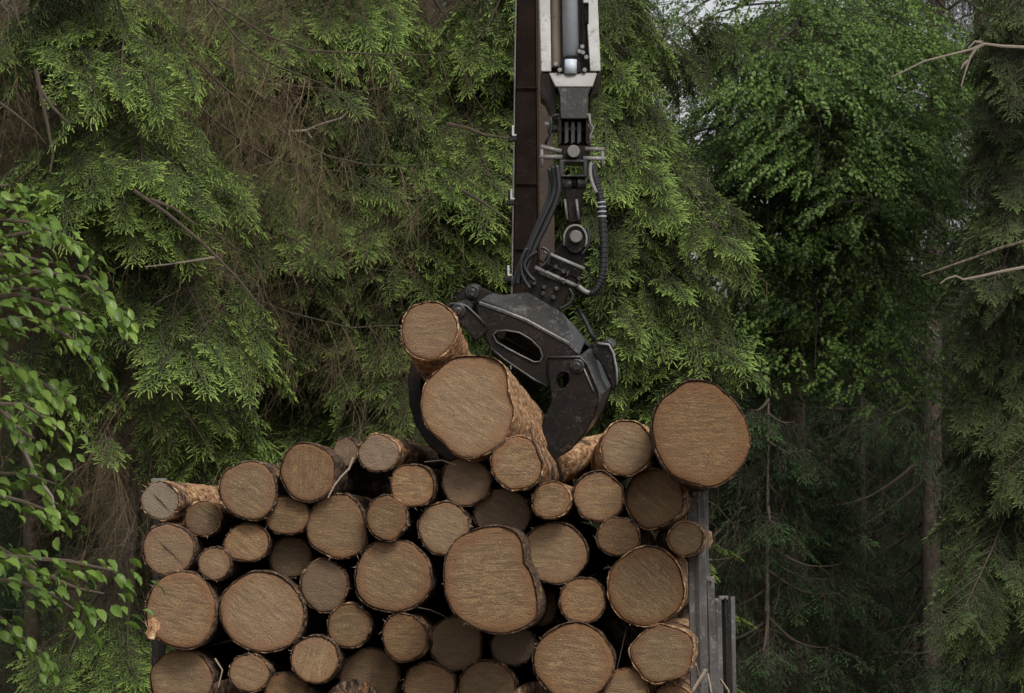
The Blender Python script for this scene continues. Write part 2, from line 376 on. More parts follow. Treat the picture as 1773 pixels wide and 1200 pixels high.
def dead_spray(seed, L=.55):
    r = np.random.default_rng(seed); pr = Proto()
    def twig(p, d, ln, w, lev):
        k = 4; pts = [np.array(p)]
        for i in range(k):
            d = unit(d + r.normal(size=3) * .16 + np.array([0, 0, -.13])); pts.append(pts[-1] + d * ln / k)
        for i in range(k):
            v, f = strip(pts[i], pts[i + 1], w * (1 - .18 * i), w * (1 - .18 * (i + 1))); pr.add(v, f, 0, 1)
            if lev > 0:
                for _ in range(2 if lev == 2 else 1 + int(r.random() * 2)):
                    s_ = unit(d * .7 + r.normal(size=3) * .55 + np.array([0, 0, -.45]))
                    twig(pts[i] + (pts[i + 1] - pts[i]) * r.random(), s_, ln * (.32 + .3 * r.random()), w * .6, lev - 1)
    twig((0, 0, 0), np.array([1., 0, -.1]), L, .0026, 2)
    return pr.done()
def leaf_tris(c, d, up, L, W, fold=.25, tip=1.):
    """one pointed leaf from c along d"""
    d = unit(np.array(d, float)); s_ = unit(np.cross(up, d)); n = np.cross(d, s_)
    c = np.array(c, float)
    prof = [(0, .02), (.2, .36), (.45, .5), (.75, .30), (1, 0)]
    v = []; 
    for t, w in prof:
        m_ = c + d * L * t + n * (-.18 * L * t * t)
        v += [m_ - s_ * W * w + n * fold * W * w, m_, m_ + s_ * W * w + n * fold * W * w]
    f = []
    for i in range(4):
        a = i * 3
        f += [(a, a + 1, a + 4), (a, a + 4, a + 3), (a + 1, a + 2, a + 5), (a + 1, a + 5, a + 4)]
    return v, f
def beech_twig(seed, L=.42, nl=11, ll=.062):
    r = np.random.default_rng(seed); pr = Proto()
    d = np.array([1., 0, 0]); p = np.zeros(3); pts = [p]
    for i in range(6):
        d = unit(d + r.normal(size=3) * .12 + np.array([0, 0, -.05])); p = p + d * L / 6; pts.append(p)
    for a, b in zip(pts[:-1], pts[1:]):
        v, f = strip(a, b, .0022, .0018); pr.add(v, f, 0, 1)
    for i in range(nl):
        t = (i + .6) / nl * 6; k = min(5, int(t)); q = pts[k] + (pts[k + 1] - pts[k]) * (t - k)
        for sd_ in ((-1, 1) if r.random() < .75 else (1,)):
            ang = sd_ * R(35 + 40 * r.random())
            dd = np.array([math.cos(ang), math.sin(ang), -.25 - .5 * r.random()])
            upv = unit(np.array([r.normal() * .4, r.normal() * .4, 1.]))
            q2 = q + dd * .02 + np.array([0, 0, r.normal() * .01])
            v, f = leaf_tris(q2, dd, upv, ll * (.7 + .5 * r.random()), ll * .62 * (.8 + .3 * r.random()), fold=.15 + .3 * r.random())
            pr.add(v, f, r.random(), 0)
    return pr.done()
def proto_obj(name, pr, mats):
    me = mesh_np(name, pr.V, pr.F, mats, pr.m, attrs={'tip': ('FLOAT', pr.tip)})
    return bpy.data.objects.new(name, me)              # only a source of geometry, never linked to the scene

SPR = [spray(11 + i, .36 + .04 * (i % 2), 1.0, (.35, .6, .9, 1.2)[i]) for i in range(4)]
SPR_LO = [spray(31 + i, .40, .50, (.5, 1.1)[i], .0026, .050, .0042) for i in range(2)]
DEAD = [dead_spray(51 + i) for i in range(3)]
BEE = [beech_twig(71 + i) for i in range(3)]
def sources(tag_, nm, leafm=None):
    """0-3 green shoots, 4-6 dead twigs, 7-9 beech twigs"""
    return ([proto_obj(f'spruce_shoot_{tag_}', p_, [nm, M['twig']]) for p_ in SPR] +
            [proto_obj(f'dead_shoot_{tag_}', p_, [M['dead'], M['dead']]) for p_ in DEAD] +
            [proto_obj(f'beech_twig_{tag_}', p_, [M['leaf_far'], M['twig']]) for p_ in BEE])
def scatter_group(name, srcs):
    ng = bpy.data.node_groups.new(name, 'GeometryNodeTree')
    ng.interface.new_socket('Geometry', in_out='INPUT', socket_type='NodeSocketGeometry')
    ng.interface.new_socket('Geometry', in_out='OUTPUT', socket_type='NodeSocketGeometry')
    gi = ng.nodes.new('NodeGroupInput'); go = ng.nodes.new('NodeGroupOutput'); L = ng.links
    g2i = ng.nodes.new('GeometryNodeGeometryToInstance')
    for s_ in reversed(srcs):
        oi = ng.nodes.new('GeometryNodeObjectInfo'); oi.inputs['Object'].default_value = s_; oi.inputs['As Instance'].default_value = False
        L.new(oi.outputs['Geometry'], g2i.inputs[0])
    def attr(n, t):
        a = ng.nodes.new('GeometryNodeInputNamedAttribute'); a.data_type = t; a.inputs['Name'].default_value = n; return a.outputs['Attribute']
    return ng, gi, go, attr
def make_scatter(name, srcs):
    ng, gi, go, attr = scatter_group(name, []); L = ng.links
    join = ng.nodes.new('GeometryNodeJoinGeometry')
    sel = attr('shoot', 'INT'); rot = attr('rot', 'FLOAT_VECTOR'); scl = attr('scl', 'FLOAT')
    L.new(gi.outputs[0], join.inputs[0])
    for k, s_ in enumerate(srcs):
        oi = ng.nodes.new('GeometryNodeObjectInfo'); oi.inputs['Object'].default_value = s_; oi.inputs['As Instance'].default_value = False
        eq = ng.nodes.new('FunctionNodeCompare'); eq.data_type = 'INT'; eq.operation = 'EQUAL'
        L.new(sel, eq.inputs[2]); eq.inputs[3].default_value = k + 1
        ip = ng.nodes.new('GeometryNodeInstanceOnPoints')
        L.new(gi.outputs[0], ip.inputs['Points']); L.new(eq.outputs[0], ip.inputs['Selection']); L.new(oi.outputs['Geometry'], ip.inputs['Instance'])
        L.new(rot, ip.inputs['Rotation']); L.new(scl, ip.inputs['Scale']); L.new(ip.outputs[0], join.inputs[0])
    L.new(join.outputs[0], go.inputs[0]); return ng
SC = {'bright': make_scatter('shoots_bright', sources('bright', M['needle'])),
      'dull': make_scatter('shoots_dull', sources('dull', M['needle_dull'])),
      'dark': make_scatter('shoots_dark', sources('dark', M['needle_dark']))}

class Crown:
    """woody limbs as tubes plus shoots set on points"""
    def __init__(s, seed): s.r = np.random.default_rng(seed); s.V = []; s.F = []; s.n = 0; s.pts = []
    def limb(s, pts, r0, r1, n=5):
        pts = np.asarray(pts, float); k = len(pts); T = unit(np.gradient(pts, axis=0))
        a = unit(np.cross(T, [.13, .21, .97])); b = np.cross(T, a); rad = np.linspace(r0, r1, k)
        an = np.arange(n) * 2 * math.pi / n
        V = pts[:, None] + rad[:, None, None] * (a[:, None] * np.cos(an)[None, :, None] + b[:, None] * np.sin(an)[None, :, None])
        i, j = np.meshgrid(np.arange(k - 1), np.arange(n), indexing='ij'); j2 = (j + 1) % n
        F = np.stack([i * n + j, i * n + j2, (i + 1) * n + j2, (i + 1) * n + j], -1).reshape(-1, 4)
        s.V.append(V.reshape(-1, 3)); s.F.append(F + s.n); s.n += k * n
    def shoot(s, p, u, kind, scale, tone, up=None):
        s.pts.append((p[0], p[1], p[2], u[0], u[1], u[2], kind, scale, tone, s.r.normal() * .35))
    def arrays(s):
        A = np.array(s.pts); p, u = A[:, :3], unit(A[:, 3:6])
        up = np.tile([0, 0, 1.], (len(A), 1)); up[:, 0] += A[:, 9] ; up[:, 1] += A[:, 9][::-1] * .7
        y = unit(np.cross(up, u)); z = np.cross(u, y)
        return p, u, y, z, A[:, 6].astype(int), A[:, 7], A[:, 8]
    def to_gn(s, name, which, parent, wood):
        p, u, y, z, kind, scl, tone = s.arrays()
        rot = np.stack([np.arctan2(y[:, 2], z[:, 2]), -np.arcsin(np.clip(u[:, 2], -1, 1)), np.arctan2(u[:, 1], u[:, 0])], 1)
        W = np.concatenate(s.V) if s.V else np.zeros((0, 3)); F = np.concatenate(s.F) if s.F else np.zeros((0, 4), int)
        V = np.concatenate([W, p]); nw = len(W); z0 = lambda a: np.concatenate([np.zeros((nw,) + a.shape[1:]), a])
        me = mesh_np(name, V, F, wood, smooth=True, attrs={'rot': ('FLOAT_VECTOR', z0(rot)), 'scl': ('FLOAT', z0(scl)),
                     'tone': ('FLOAT', z0(tone)), 'shoot': ('INT', z0(kind + 1).astype(np.int32))})
        o = bpy.data.objects.new(name, me); link(o, parent)
        md = o.modifiers.new('shoots', 'NODES'); md.node_group = SC[which]; o['kind'] = 'stuff'; return o
    def bake(s, name, protos, mats):
        """one real mesh: used for trees copied many times; kind indexes protos"""
        p, u, y, z, kind, scl, tone = s.arrays(); Vs, Fs, tp, tn, mi = [], [], [], [], []; n = 0
        for k, pr in enumerate(protos):
            I = np.where(kind == k)[0]
            if not len(I): continue
            Rm = np.stack([u[I], y[I], z[I]], -1)
            V = np.einsum('nij,vj->nvi', Rm, pr.V) * scl[I][:, None, None] + p[I][:, None]
            F = pr.F[None] + (np.arange(len(I)) * len(pr.V))[:, None, None]
            Vs.append(V.reshape(-1, 3)); Fs.append(F.reshape(-1, 3) + n); n += len(I) * len(pr.V)
            tp.append(np.tile(pr.tip, len(I))); tn.append(np.repeat(tone[I], len(pr.V))); mi.append(np.tile(pr.m, len(I)))
        W = np.concatenate(s.V); F = np.concatenate(s.F); F = np.concatenate([F[:, [0, 1, 2]], F[:, [0, 2, 3]]]) + n
        Vs.append(W); Fs.append(F); mi.append(np.ones(len(F), int)); tp.append(np.zeros(len(W))); tn.append(np.zeros(len(W)))
        return mesh_np(name, np.concatenate(Vs), np.concatenate(Fs), mats, np.concatenate(mi),
                       attrs={'tip': ('FLOAT', np.concatenate(tp)), 'tonep': ('FLOAT', np.concatenate(tn))})

def bough(c, base, tip, sag=.25, green=(.35, 1.), dens=1., width=.55, tone=.6, deadk=1., lo=False, r0=.018, sz=1., curtain=.5):
    """a spruce bough: axis base->tip, flat side branches, hanging shoots; bare brown twigs on the inner part"""
    r = c.r; tone = tone + r.normal() * .2; base, tip = np.array(base, float), np.array(tip, float); L = np.linalg.norm(tip - base)
    t = np.linspace(0, 1, 10)[:, None]; ax = base + (tip - base) * t
    ax[:, 2] += (-sag * L * np.sin(np.pi * t) * .55 + .10 * L * (t ** 3 - t) * 0)[:, 0]
    ax += np.cumsum(r.normal(size=(10, 3)) * .008 * L, 0) * t
    c.limb(ax, r0, .003)
    at = lambda q: np.array([np.interp(q, t[:, 0], ax[:, i]) for i in range(3)])
    h = unit((tip - base) * [1, 1, .4]); side = unit(np.cross(h, [0, 0, 1.]))
    n = max(4, int(L / .13 * dens))
    for i in range(n):
        q = .08 + .92 * (i + r.random() * .7) / n
        p = at(min(q, 1)); isg = green[0] + r.normal() * .08 < q < green[1] + .05
        w = width * L * (.25 + 1.0 * math.sin(math.pi * min(1, q * .85 + .12)) * .5) * (.65 + .5 * r.random())
        for sd_ in (-1, 1):
            d = unit(h * (.5 + .5 * q) + side * sd_ * (1.1 - .5 * q) + np.array([0, 0, -.18 - .2 * r.random()]))
            e = p + d * w
            if isg:
                e[2] -= .12 * w
                c.limb([p, (p + e) / 2 + [0, 0, .03 * w], e], .004, .0015, 3)
                m = max(1, int(w / (.14 if not lo else .26)))
                for j in range(m + 1):
                    f = (j + .5 * r.random()) / (m + .3)
                    pp = p + (e - p) * min(f, 1); inner = r.random() < curtain
                    ang = r.choice([-1, 1]) * R(20 + 35 * r.random())
                    dd = np.array([d[0] * math.cos(ang) - d[1] * math.sin(ang), d[0] * math.sin(ang) + d[1] * math.cos(ang), d[2]])
                    dz = (-.25 - .35 * r.random()) if not inner else (-.9 - 1.2 * r.random())
                    k = (int(r.integers(0, 2)) if not inner else 2 + int(r.integers(0, 2))) if not lo else int(inner)
                    tn = tone + r.normal() * .24 + .2 * (q - .6) - (.3 if inner else 0)  # hanging shoots darker, outer ones lighter: shade put into the colour
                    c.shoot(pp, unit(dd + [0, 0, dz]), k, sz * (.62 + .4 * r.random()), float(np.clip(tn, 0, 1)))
            elif r.random() < deadk * .8:
                if lo: c.shoot(p, unit(d + [0, 0, -.5]), 2, sz * (.9 + .6 * r.random()), .3)
                else: c.shoot(p, unit(d + [0, 0, -.35 - .5 * r.random()]), 4 + int(r.integers(0, 3)), (.6 + .7 * r.random()), .3)
    if green[1] >= 1:
        c.shoot(at(1), unit(h + [0, 0, -.25]), 0, sz * .9, min(1, tone + .2))

def trunk_mesh(name, base, h, r0, r1, m, lean=(0, 0), n=14, k=26, z0=0.):
    V = []
    for i in range(k + 1):
        t = i / k; z = z0 + (h - z0) * t; rr = r0 + (r1 - r0) * t
        if t < .05: rr *= 1 + .5 * (1 - t / .05) ** 2
        for j in range(n):
            a = 2 * math.pi * j / n; q = rr * (1 + .10 * noise.noise(Vector((math.cos(a) * 1.5, math.sin(a) * 1.5, z * .9 + base[0] * 7))))
            V.append((lean[0] * t + q * math.cos(a) + .05 * math.sin(z * .5 + base[1]), lean[1] * t + q * math.sin(a), z))
    F = np.array([(i * n + j, i * n + (j + 1) % n, (i + 1) * n + (j + 1) % n, (i + 1) * n + j) for i in range(k) for j in range(n)])
    return mesh_np(name, V, F, m, smooth=True)
def tree_root(name, x, y, label, cat, group=None, z=None):
    o = empty(name, (x, y, ground_z(y) if z is None else z), label, cat, group); return o

def spruce(x, y, h, r0, label, boughs, seed, which='bright', m='trunk', rand=None, group=None, name='spruce_tree', zlow=0):
    """boughs: (tip px, tip py, tip Y, rise of the base above the tip, kwargs)"""
    t = tree_root(name, x, y, label, 'tree', group); o = bpy.data.objects.new('trunk', trunk_mesh('trunk', (x, y), h, r0, .03, M[m])); link(o, t)
    c = Crown(seed); off = np.array(t.location)
    for px, py, Y, up, kw in boughs:
        tip = np.array(P(px, py, Y)) - off; b = np.array([0, 0, tip[2] + up]); b[:2] = unit(tip[:2]) * r0 * .6
        bough(c, b, tip, **kw)
    if rand: rand(c)
    c.to_gn('crown', which, t, M['twig']); return t

# a canopy far above and around, the same for all near trees
def upper(c, z0, z1, n, Lmax, tone=.45, lo_green=.25, azr=(0, 2 * math.pi), dens=.55, sz=1.9, curtain=.5):
    r = c.r
    for i in range(n):
        f = (i + r.random()) / n; z = z0 + (z1 - z0) * f; L = Lmax * (1 - .8 * f) * (.7 + .45 * r.random())
        a = azr[0] + (azr[1] - azr[0]) * r.random()
        tip = np.array([math.cos(a) * L, math.sin(a) * L, z - .35 * L * (.6 + .7 * r.random())])
        bough(c, (0, 0, z), tip, green=(lo_green, 1), dens=dens, tone=tone, sz=sz, curtain=curtain, width=.42)

# ------------------------------------------------------------------ timber trailer: deck, bunks, stakes
YAW = R(3.0); AX = Vector((math.sin(YAW), math.cos(YAW), 0)); SX = Vector((math.cos(YAW), -math.sin(YAW), 0))
LOADC = P(733, 1200, 18.0); LOADC.z = 0
def TW(s_, a, z): return LOADC + SX * s_ + AX * a + Vector((0, 0, z))
HALF = 1.235
def trailer():
    t = root('log_trailer', TW(0, 2, 0), 'timber trailer with grey steel stakes holding the log load', 'trailer')
    for s_ in (-.42, .42):
        MB().bar(TW(s_, -.3, 1.0), TW(s_, 5.6, 1.0), .14, .26).build('chassis_beam', M['stake_dark'], t, .01)
    for a in (.7, 1.25, 2.6, 3.6, 4.6): MB().bar(TW(-HALF - .06, a, 1.2), TW(HALF + .06, a, 1.2), .16, .14).build('bunk', M['stake'], t, .01)
    for a in (1.0, 2.3, 4.3):
        for s_ in (-1, 1):
            w = MB().tube([TW(s_ * .98, a, .5), TW(s_ * 1.22, a, .5)], [.5, .5], 28).build('wheel', M['rubber'], t, .03); sub(w)
            MB().tube([TW(s_ * 1.20, a, .5), TW(s_ * 1.235, a, .5)], [.27, .2], 20).build('rim', M['stake'], w, .01)
        MB().tube([TW(-1, a, .5), TW(1, a, .5)], .06, 10).build('axle', M['stake_dark'], t)
    # right-hand stakes, one behind the other, standing a touch out of plumb
    def stake(px, py, Y, w, d, mt='stake', lean=.0, ext=None):
        top = P(px, py, Y); bot = Vector((top.x + lean, top.y, 1.2))
        b = MB(); h = w / 2
        b.bar(bot, top, w, d); b.bar(bot + Vector((h * .45, -d / 2 - .006, 0)), top + Vector((h * .45, -d / 2 - .006, -.01)), w * .22, .012)
        o = b.build('stake', M[mt], t, .006); sub(o)
        if ext:
            e = P(*ext[:2], Y); c = MB(); c.bar(top - Vector((-.0, 0, .4)), Vector((e.x, top.y, e.z)), w * .62, d * .6)
            c.build('stake_extension', M['stake'], o, .004)
        MB().bar(top + Vector((-w * .62, 0, -.012)), top + Vector((w * .62, 0, -.012)), d * 1.1, .02).build('collar', M['light_steel'], o, .003)
        return o
    stake(1219, 998, 18.7, .054, .09, lean=.05, ext=(1215, 836))
    stake(1205, 850, 18.62, .030, .08, 'stake', lean=.03)
    stake(1238, 1036, 20.4, .028, .06, lean=.03)
    stake(1252, 1031, 22.2, .040, .08, 'stake_dark', lean=.03)
    stake(1261, 1033, 22.25, .018, .07, lean=.02)
    stake(276, 828, 20.6, .06, .09, 'stake_dark', lean=.0)
    for a in (3.4, 4.6): MB().bar(TW(-HALF, a, 1.2), TW(-HALF, a, 3.3), .06, .09).build('stake', M['stake_dark'], t, .006)
    return t
trailer()

# ------------------------------------------------------------------ logs
def outline_fn(rx, ry, seed, poly=None, cx=0, cy=0, amp=.040):
    r = np.random.default_rng(seed); th = np.linspace(0, 2 * math.pi, 73)[:-1]
    if poly:
        q = np.array([(x - cx, cy - y) for x, y in poly], float); an = np.arctan2(q[:, 1], q[:, 0]) % (2 * math.pi); ra = np.hypot(q[:, 0], q[:, 1])
        o = np.argsort(an); an, ra = an[o], ra[o]
        rad = np.interp(th, np.concatenate([an - 2 * math.pi, an, an + 2 * math.pi]), np.tile(ra, 3))
        for _ in range(2): rad = (np.roll(rad, 1) + rad * 2 + np.roll(rad, -1)) / 4
    else:
        rad = 1 / np.sqrt((np.cos(th) / rx) ** 2 + (np.sin(th) / ry) ** 2)
    k = np.zeros_like(th)
    for n_ in (2, 3, 4, 5, 7): k += r.normal() * amp / n_ ** .8 * np.cos(n_ * th + r.random() * 6.3)
    return th, rad * (1 + k * (.5 if poly else 1))

def log(cx, cy, rx, ry, Y=18.0, yaw=0, grey=0., label='', poly=None, L=4.1, warm=None, bark=None, tilt=0., cat='log', group='sawn spruce logs in the load', crack=None):
    seed = int(cx * 7 + cy * 13); r = np.random.default_rng(seed)
    if cx > 1110 and Y > 17.6: L = 2.6
    c = P(cx, cy, Y); D = (c - CAM).length; s_ = D / FPX * 1.025
    t = bpy.data.objects.new('spruce_log', None); t.empty_display_size = .1
    yw = YAW + R(yaw + r.normal() * .45)
    d = Vector((math.sin(yw) * math.cos(tilt), math.cos(yw) * math.cos(tilt), math.sin(tilt)))
    # local Z points out of the cut towards the camera, local X right, local Y up
    z = -d; x = Vector((0, 0, 1)).cross(z).normalized(); y = z.cross(x)
    t.matrix_world = Matrix.Translation(c) @ Matrix((x, y, z)).transposed().to_4x4()
    link(t); tag(t, label, cat, group)
    th, rad = outline_fn(rx, ry, seed, poly, cx, cy); rad = rad * s_; n = len(th); R0 = rad.mean()
    bt0 = min(.008, .06 * R0) * (.7 + .5 * r.random()); bt = bt0 * (.75 + .55 * np.array([noise.noise(Vector((math.cos(a) * 2 + seed, math.sin(a) * 2, 1))) + .8 * noise.noise(Vector((math.cos(a) * 7 + seed, math.sin(a) * 7, 5))) for a in th])).clip(.15, 2) * 1.0 + .0012
    # --- wood with a sawn face (slightly uneven saw cut, chamfered rim)
    fr = [0, .12, .3, .5, .7, .86, .96, 1.0]; V = []; ring = []; edge = []; hx, hy = r.normal() * .1 * R0, r.normal() * .1 * R0
    sl = r.normal(size=2) * .03
    for f in fr:
        for k in range(n):
            a = th[k]; q = (rad[k] - bt[k]) * f; X, Yy = q * math.cos(a), q * math.sin(a)
            Z = .003 * noise.noise(Vector((X * 25 + seed, Yy * 25, 0))) + sl[0] * X + sl[1] * Yy - (.006 if f == 1 else 0)
            V.append((X, Yy, Z)); ring.append(math.hypot(X - hx * (1 - f), Yy - hy * (1 - f))); edge.append(f)
    zs = [0, .25, .6, 1.]
    for q in zs:
        for k in range(n):
            rr = (rad[k] - bt[k] - .002) * (1 - .16 * q); a = th[k]; V.append((rr * math.cos(a), rr * math.sin(a), -.012 - L * q)); ring.append(rad[k]); edge.append(1.)
    rows = len(fr) + len(zs)
    F = [(i * n + k, (i + 1) * n + k, (i + 1) * n + (k + 1) % n, i * n + (k + 1) % n) for i in range(rows - 1) for k in range(n)]
    F.append(tuple(range((rows - 1) * n, rows * n)))
    me = mesh_np('cut_end', V, F, M['cut'], smooth=True, attrs={'ring': ('FLOAT', ring), 'edge': ('FLOAT', edge)})
    o = bpy.data.objects.new('cut_end', me); link(o, t)
    o.color = (r.random() * .35 - .12 + (.5 if r.random() < .15 else 0), (r.random() * .8 if warm is None else warm), grey, 1)
    # --- bark sleeve: rough, torn at the cut
    za = [0, .012, .03, .06, .10] + list(np.linspace(.16, 1.2, 18)) + list(np.linspace(1.4, L, 10)); V = []
    for i, q in enumerate(za):
        for k in range(n):
            a = th[k]; X, Yy = math.cos(a), math.sin(a)
            nn = noise.noise(Vector((X * 3 + seed, Yy * 3, q * 5))) + .6 * noise.noise(Vector((X * 9 + seed, Yy * 9, q * 16)))
            rr = rad[k] * (1 - .16 * q / L) + nn * .0065 - (.003 if i == 0 else 0)
            zz = -q
            if i == 0: zz = .004 + .007 * noise.noise(Vector((X * 5 + seed * 3, Yy * 5, 7))) + .006 * noise.noise(Vector((X * 16 + seed, Yy * 16, 3)))
            V.append((rr * X, rr * Yy, zz))
    m_ = len(za); F = [(i * n + k, (i + 1) * n + k, (i + 1) * n + (k + 1) % n, i * n + (k + 1) % n) for i in range(m_ - 1) for k in range(n)]
    base = len(V)
    for k in range(n):     # front lip back to the wood
        a = th[k]; V.append(((rad[k] - bt[k] * .8) * math.cos(a), (rad[k] - bt[k] * .8) * math.sin(a), V[k][2] - .002))
    F += [(k, (k + 1) % n, base + (k + 1) % n, base + k) for k in range(n)]
    b = bpy.data.objects.new('bark', mesh_np('bark', V, F, M['bark'], smooth=True)); link(b, t)
    b.color = (0, 0, (.25 + .5 * r.random()) if bark is None else bark, 1)
    # frayed fibres at the upper rim
    fb = MB(); nf = 10 + int(16 * r.random())
    for _ in range(nf):
        k = int((r.normal() * .16 + .25) * n) % n if r.random() < .7 else int(r.random() * n); a = th[k]; q = rad[k] - bt[k] * .4
        p0 = Vector((q * math.cos(a), q * math.sin(a), -.002)); ln = .008 + .016 * r.random()
        p1 = p0 + Vector((r.normal() * .5 * ln + math.cos(a) * ln * .05, r.normal() * .4 * ln + math.sin(a) * ln * .05, .003 + r.random() * .006))
        w = .0012 + .002 * r.random(); tv = Vector((-math.sin(a), math.cos(a), 0)) * w
        fb.add([p0 - tv, p0 + tv, p1, p0 + Vector((0, 0, -.004))], [(0, 1, 2), (0, 2, 3), (1, 3, 2)])
    f_ = fb.build('torn_fibre', M['fibre'], t); f_['kind'] = 'stuff'
    if crack:
        ca, cl, cw = crack; q = R0 * cl; cs = MB(); dx, dy = math.cos(ca), math.sin(ca)
        pts = [Vector((dx * q * u + .02 * R0 * math.sin(u * 9), dy * q * u, .0035)) for u in np.linspace(-.6, 1, 8)]
        for p0, p1, w0, w1 in zip(pts[:-1], pts[1:], [.2, .5, 1, 1, .8, .6, .4], [.5, 1, 1, .8, .6, .4, .1]):
            nv = Vector((-dy, dx, 0)) * cw
            cs.add([p0 - nv * w0, p0 + nv * w0, p1 + nv * w1, p1 - nv * w1], [(0, 1, 2, 3)])
        cs.build('crack', M['crack'], t)
    return t
M['fibre'] = plain('torn_wood_fibre', (.27, .215, .155), .9)
M['crack'] = plain('dark_crack', (.03, .02, .014), .9)
G = 'sawn spruce logs in the load'
p16 = [(1129,729),(1138,701),(1161,680),(1189,659),(1222,661),(1255,682),(1283,715),(1297,747),(1297,780),(1287,803),(1259,831),(1231,843),(1203,836),(1161,820),(1143,794),(1133,761)]
p26 = [(769,1008),(771,970),(794,932),(825,916),(863,912),(890,918),(900,932),(905,970),(924,1008),(930,1047),(928,1073),(890,1093),(844,1095),(806,1077),(779,1050)]
p51 = [(778,622),(810,616),(861,622),(875,633),(878,678),(887,715),(878,752),(861,777),(822,794),(799,794),(765,763),(739,735),(731,701),(737,661),(759,639)]
p10 = [(546,874),(569,859),(596,855),(619,870),(630,901),(636,932),(622,958),(596,968),(565,960),(538,943),(529,916),(532,899)]
p38 = [(1054,1013),(1056,985),(1082,962),(1124,946),(1161,962),(1180,995),(1185,1027),(1171,1060),(1124,1083),(1087,1076),(1061,1051)]
p11 = None
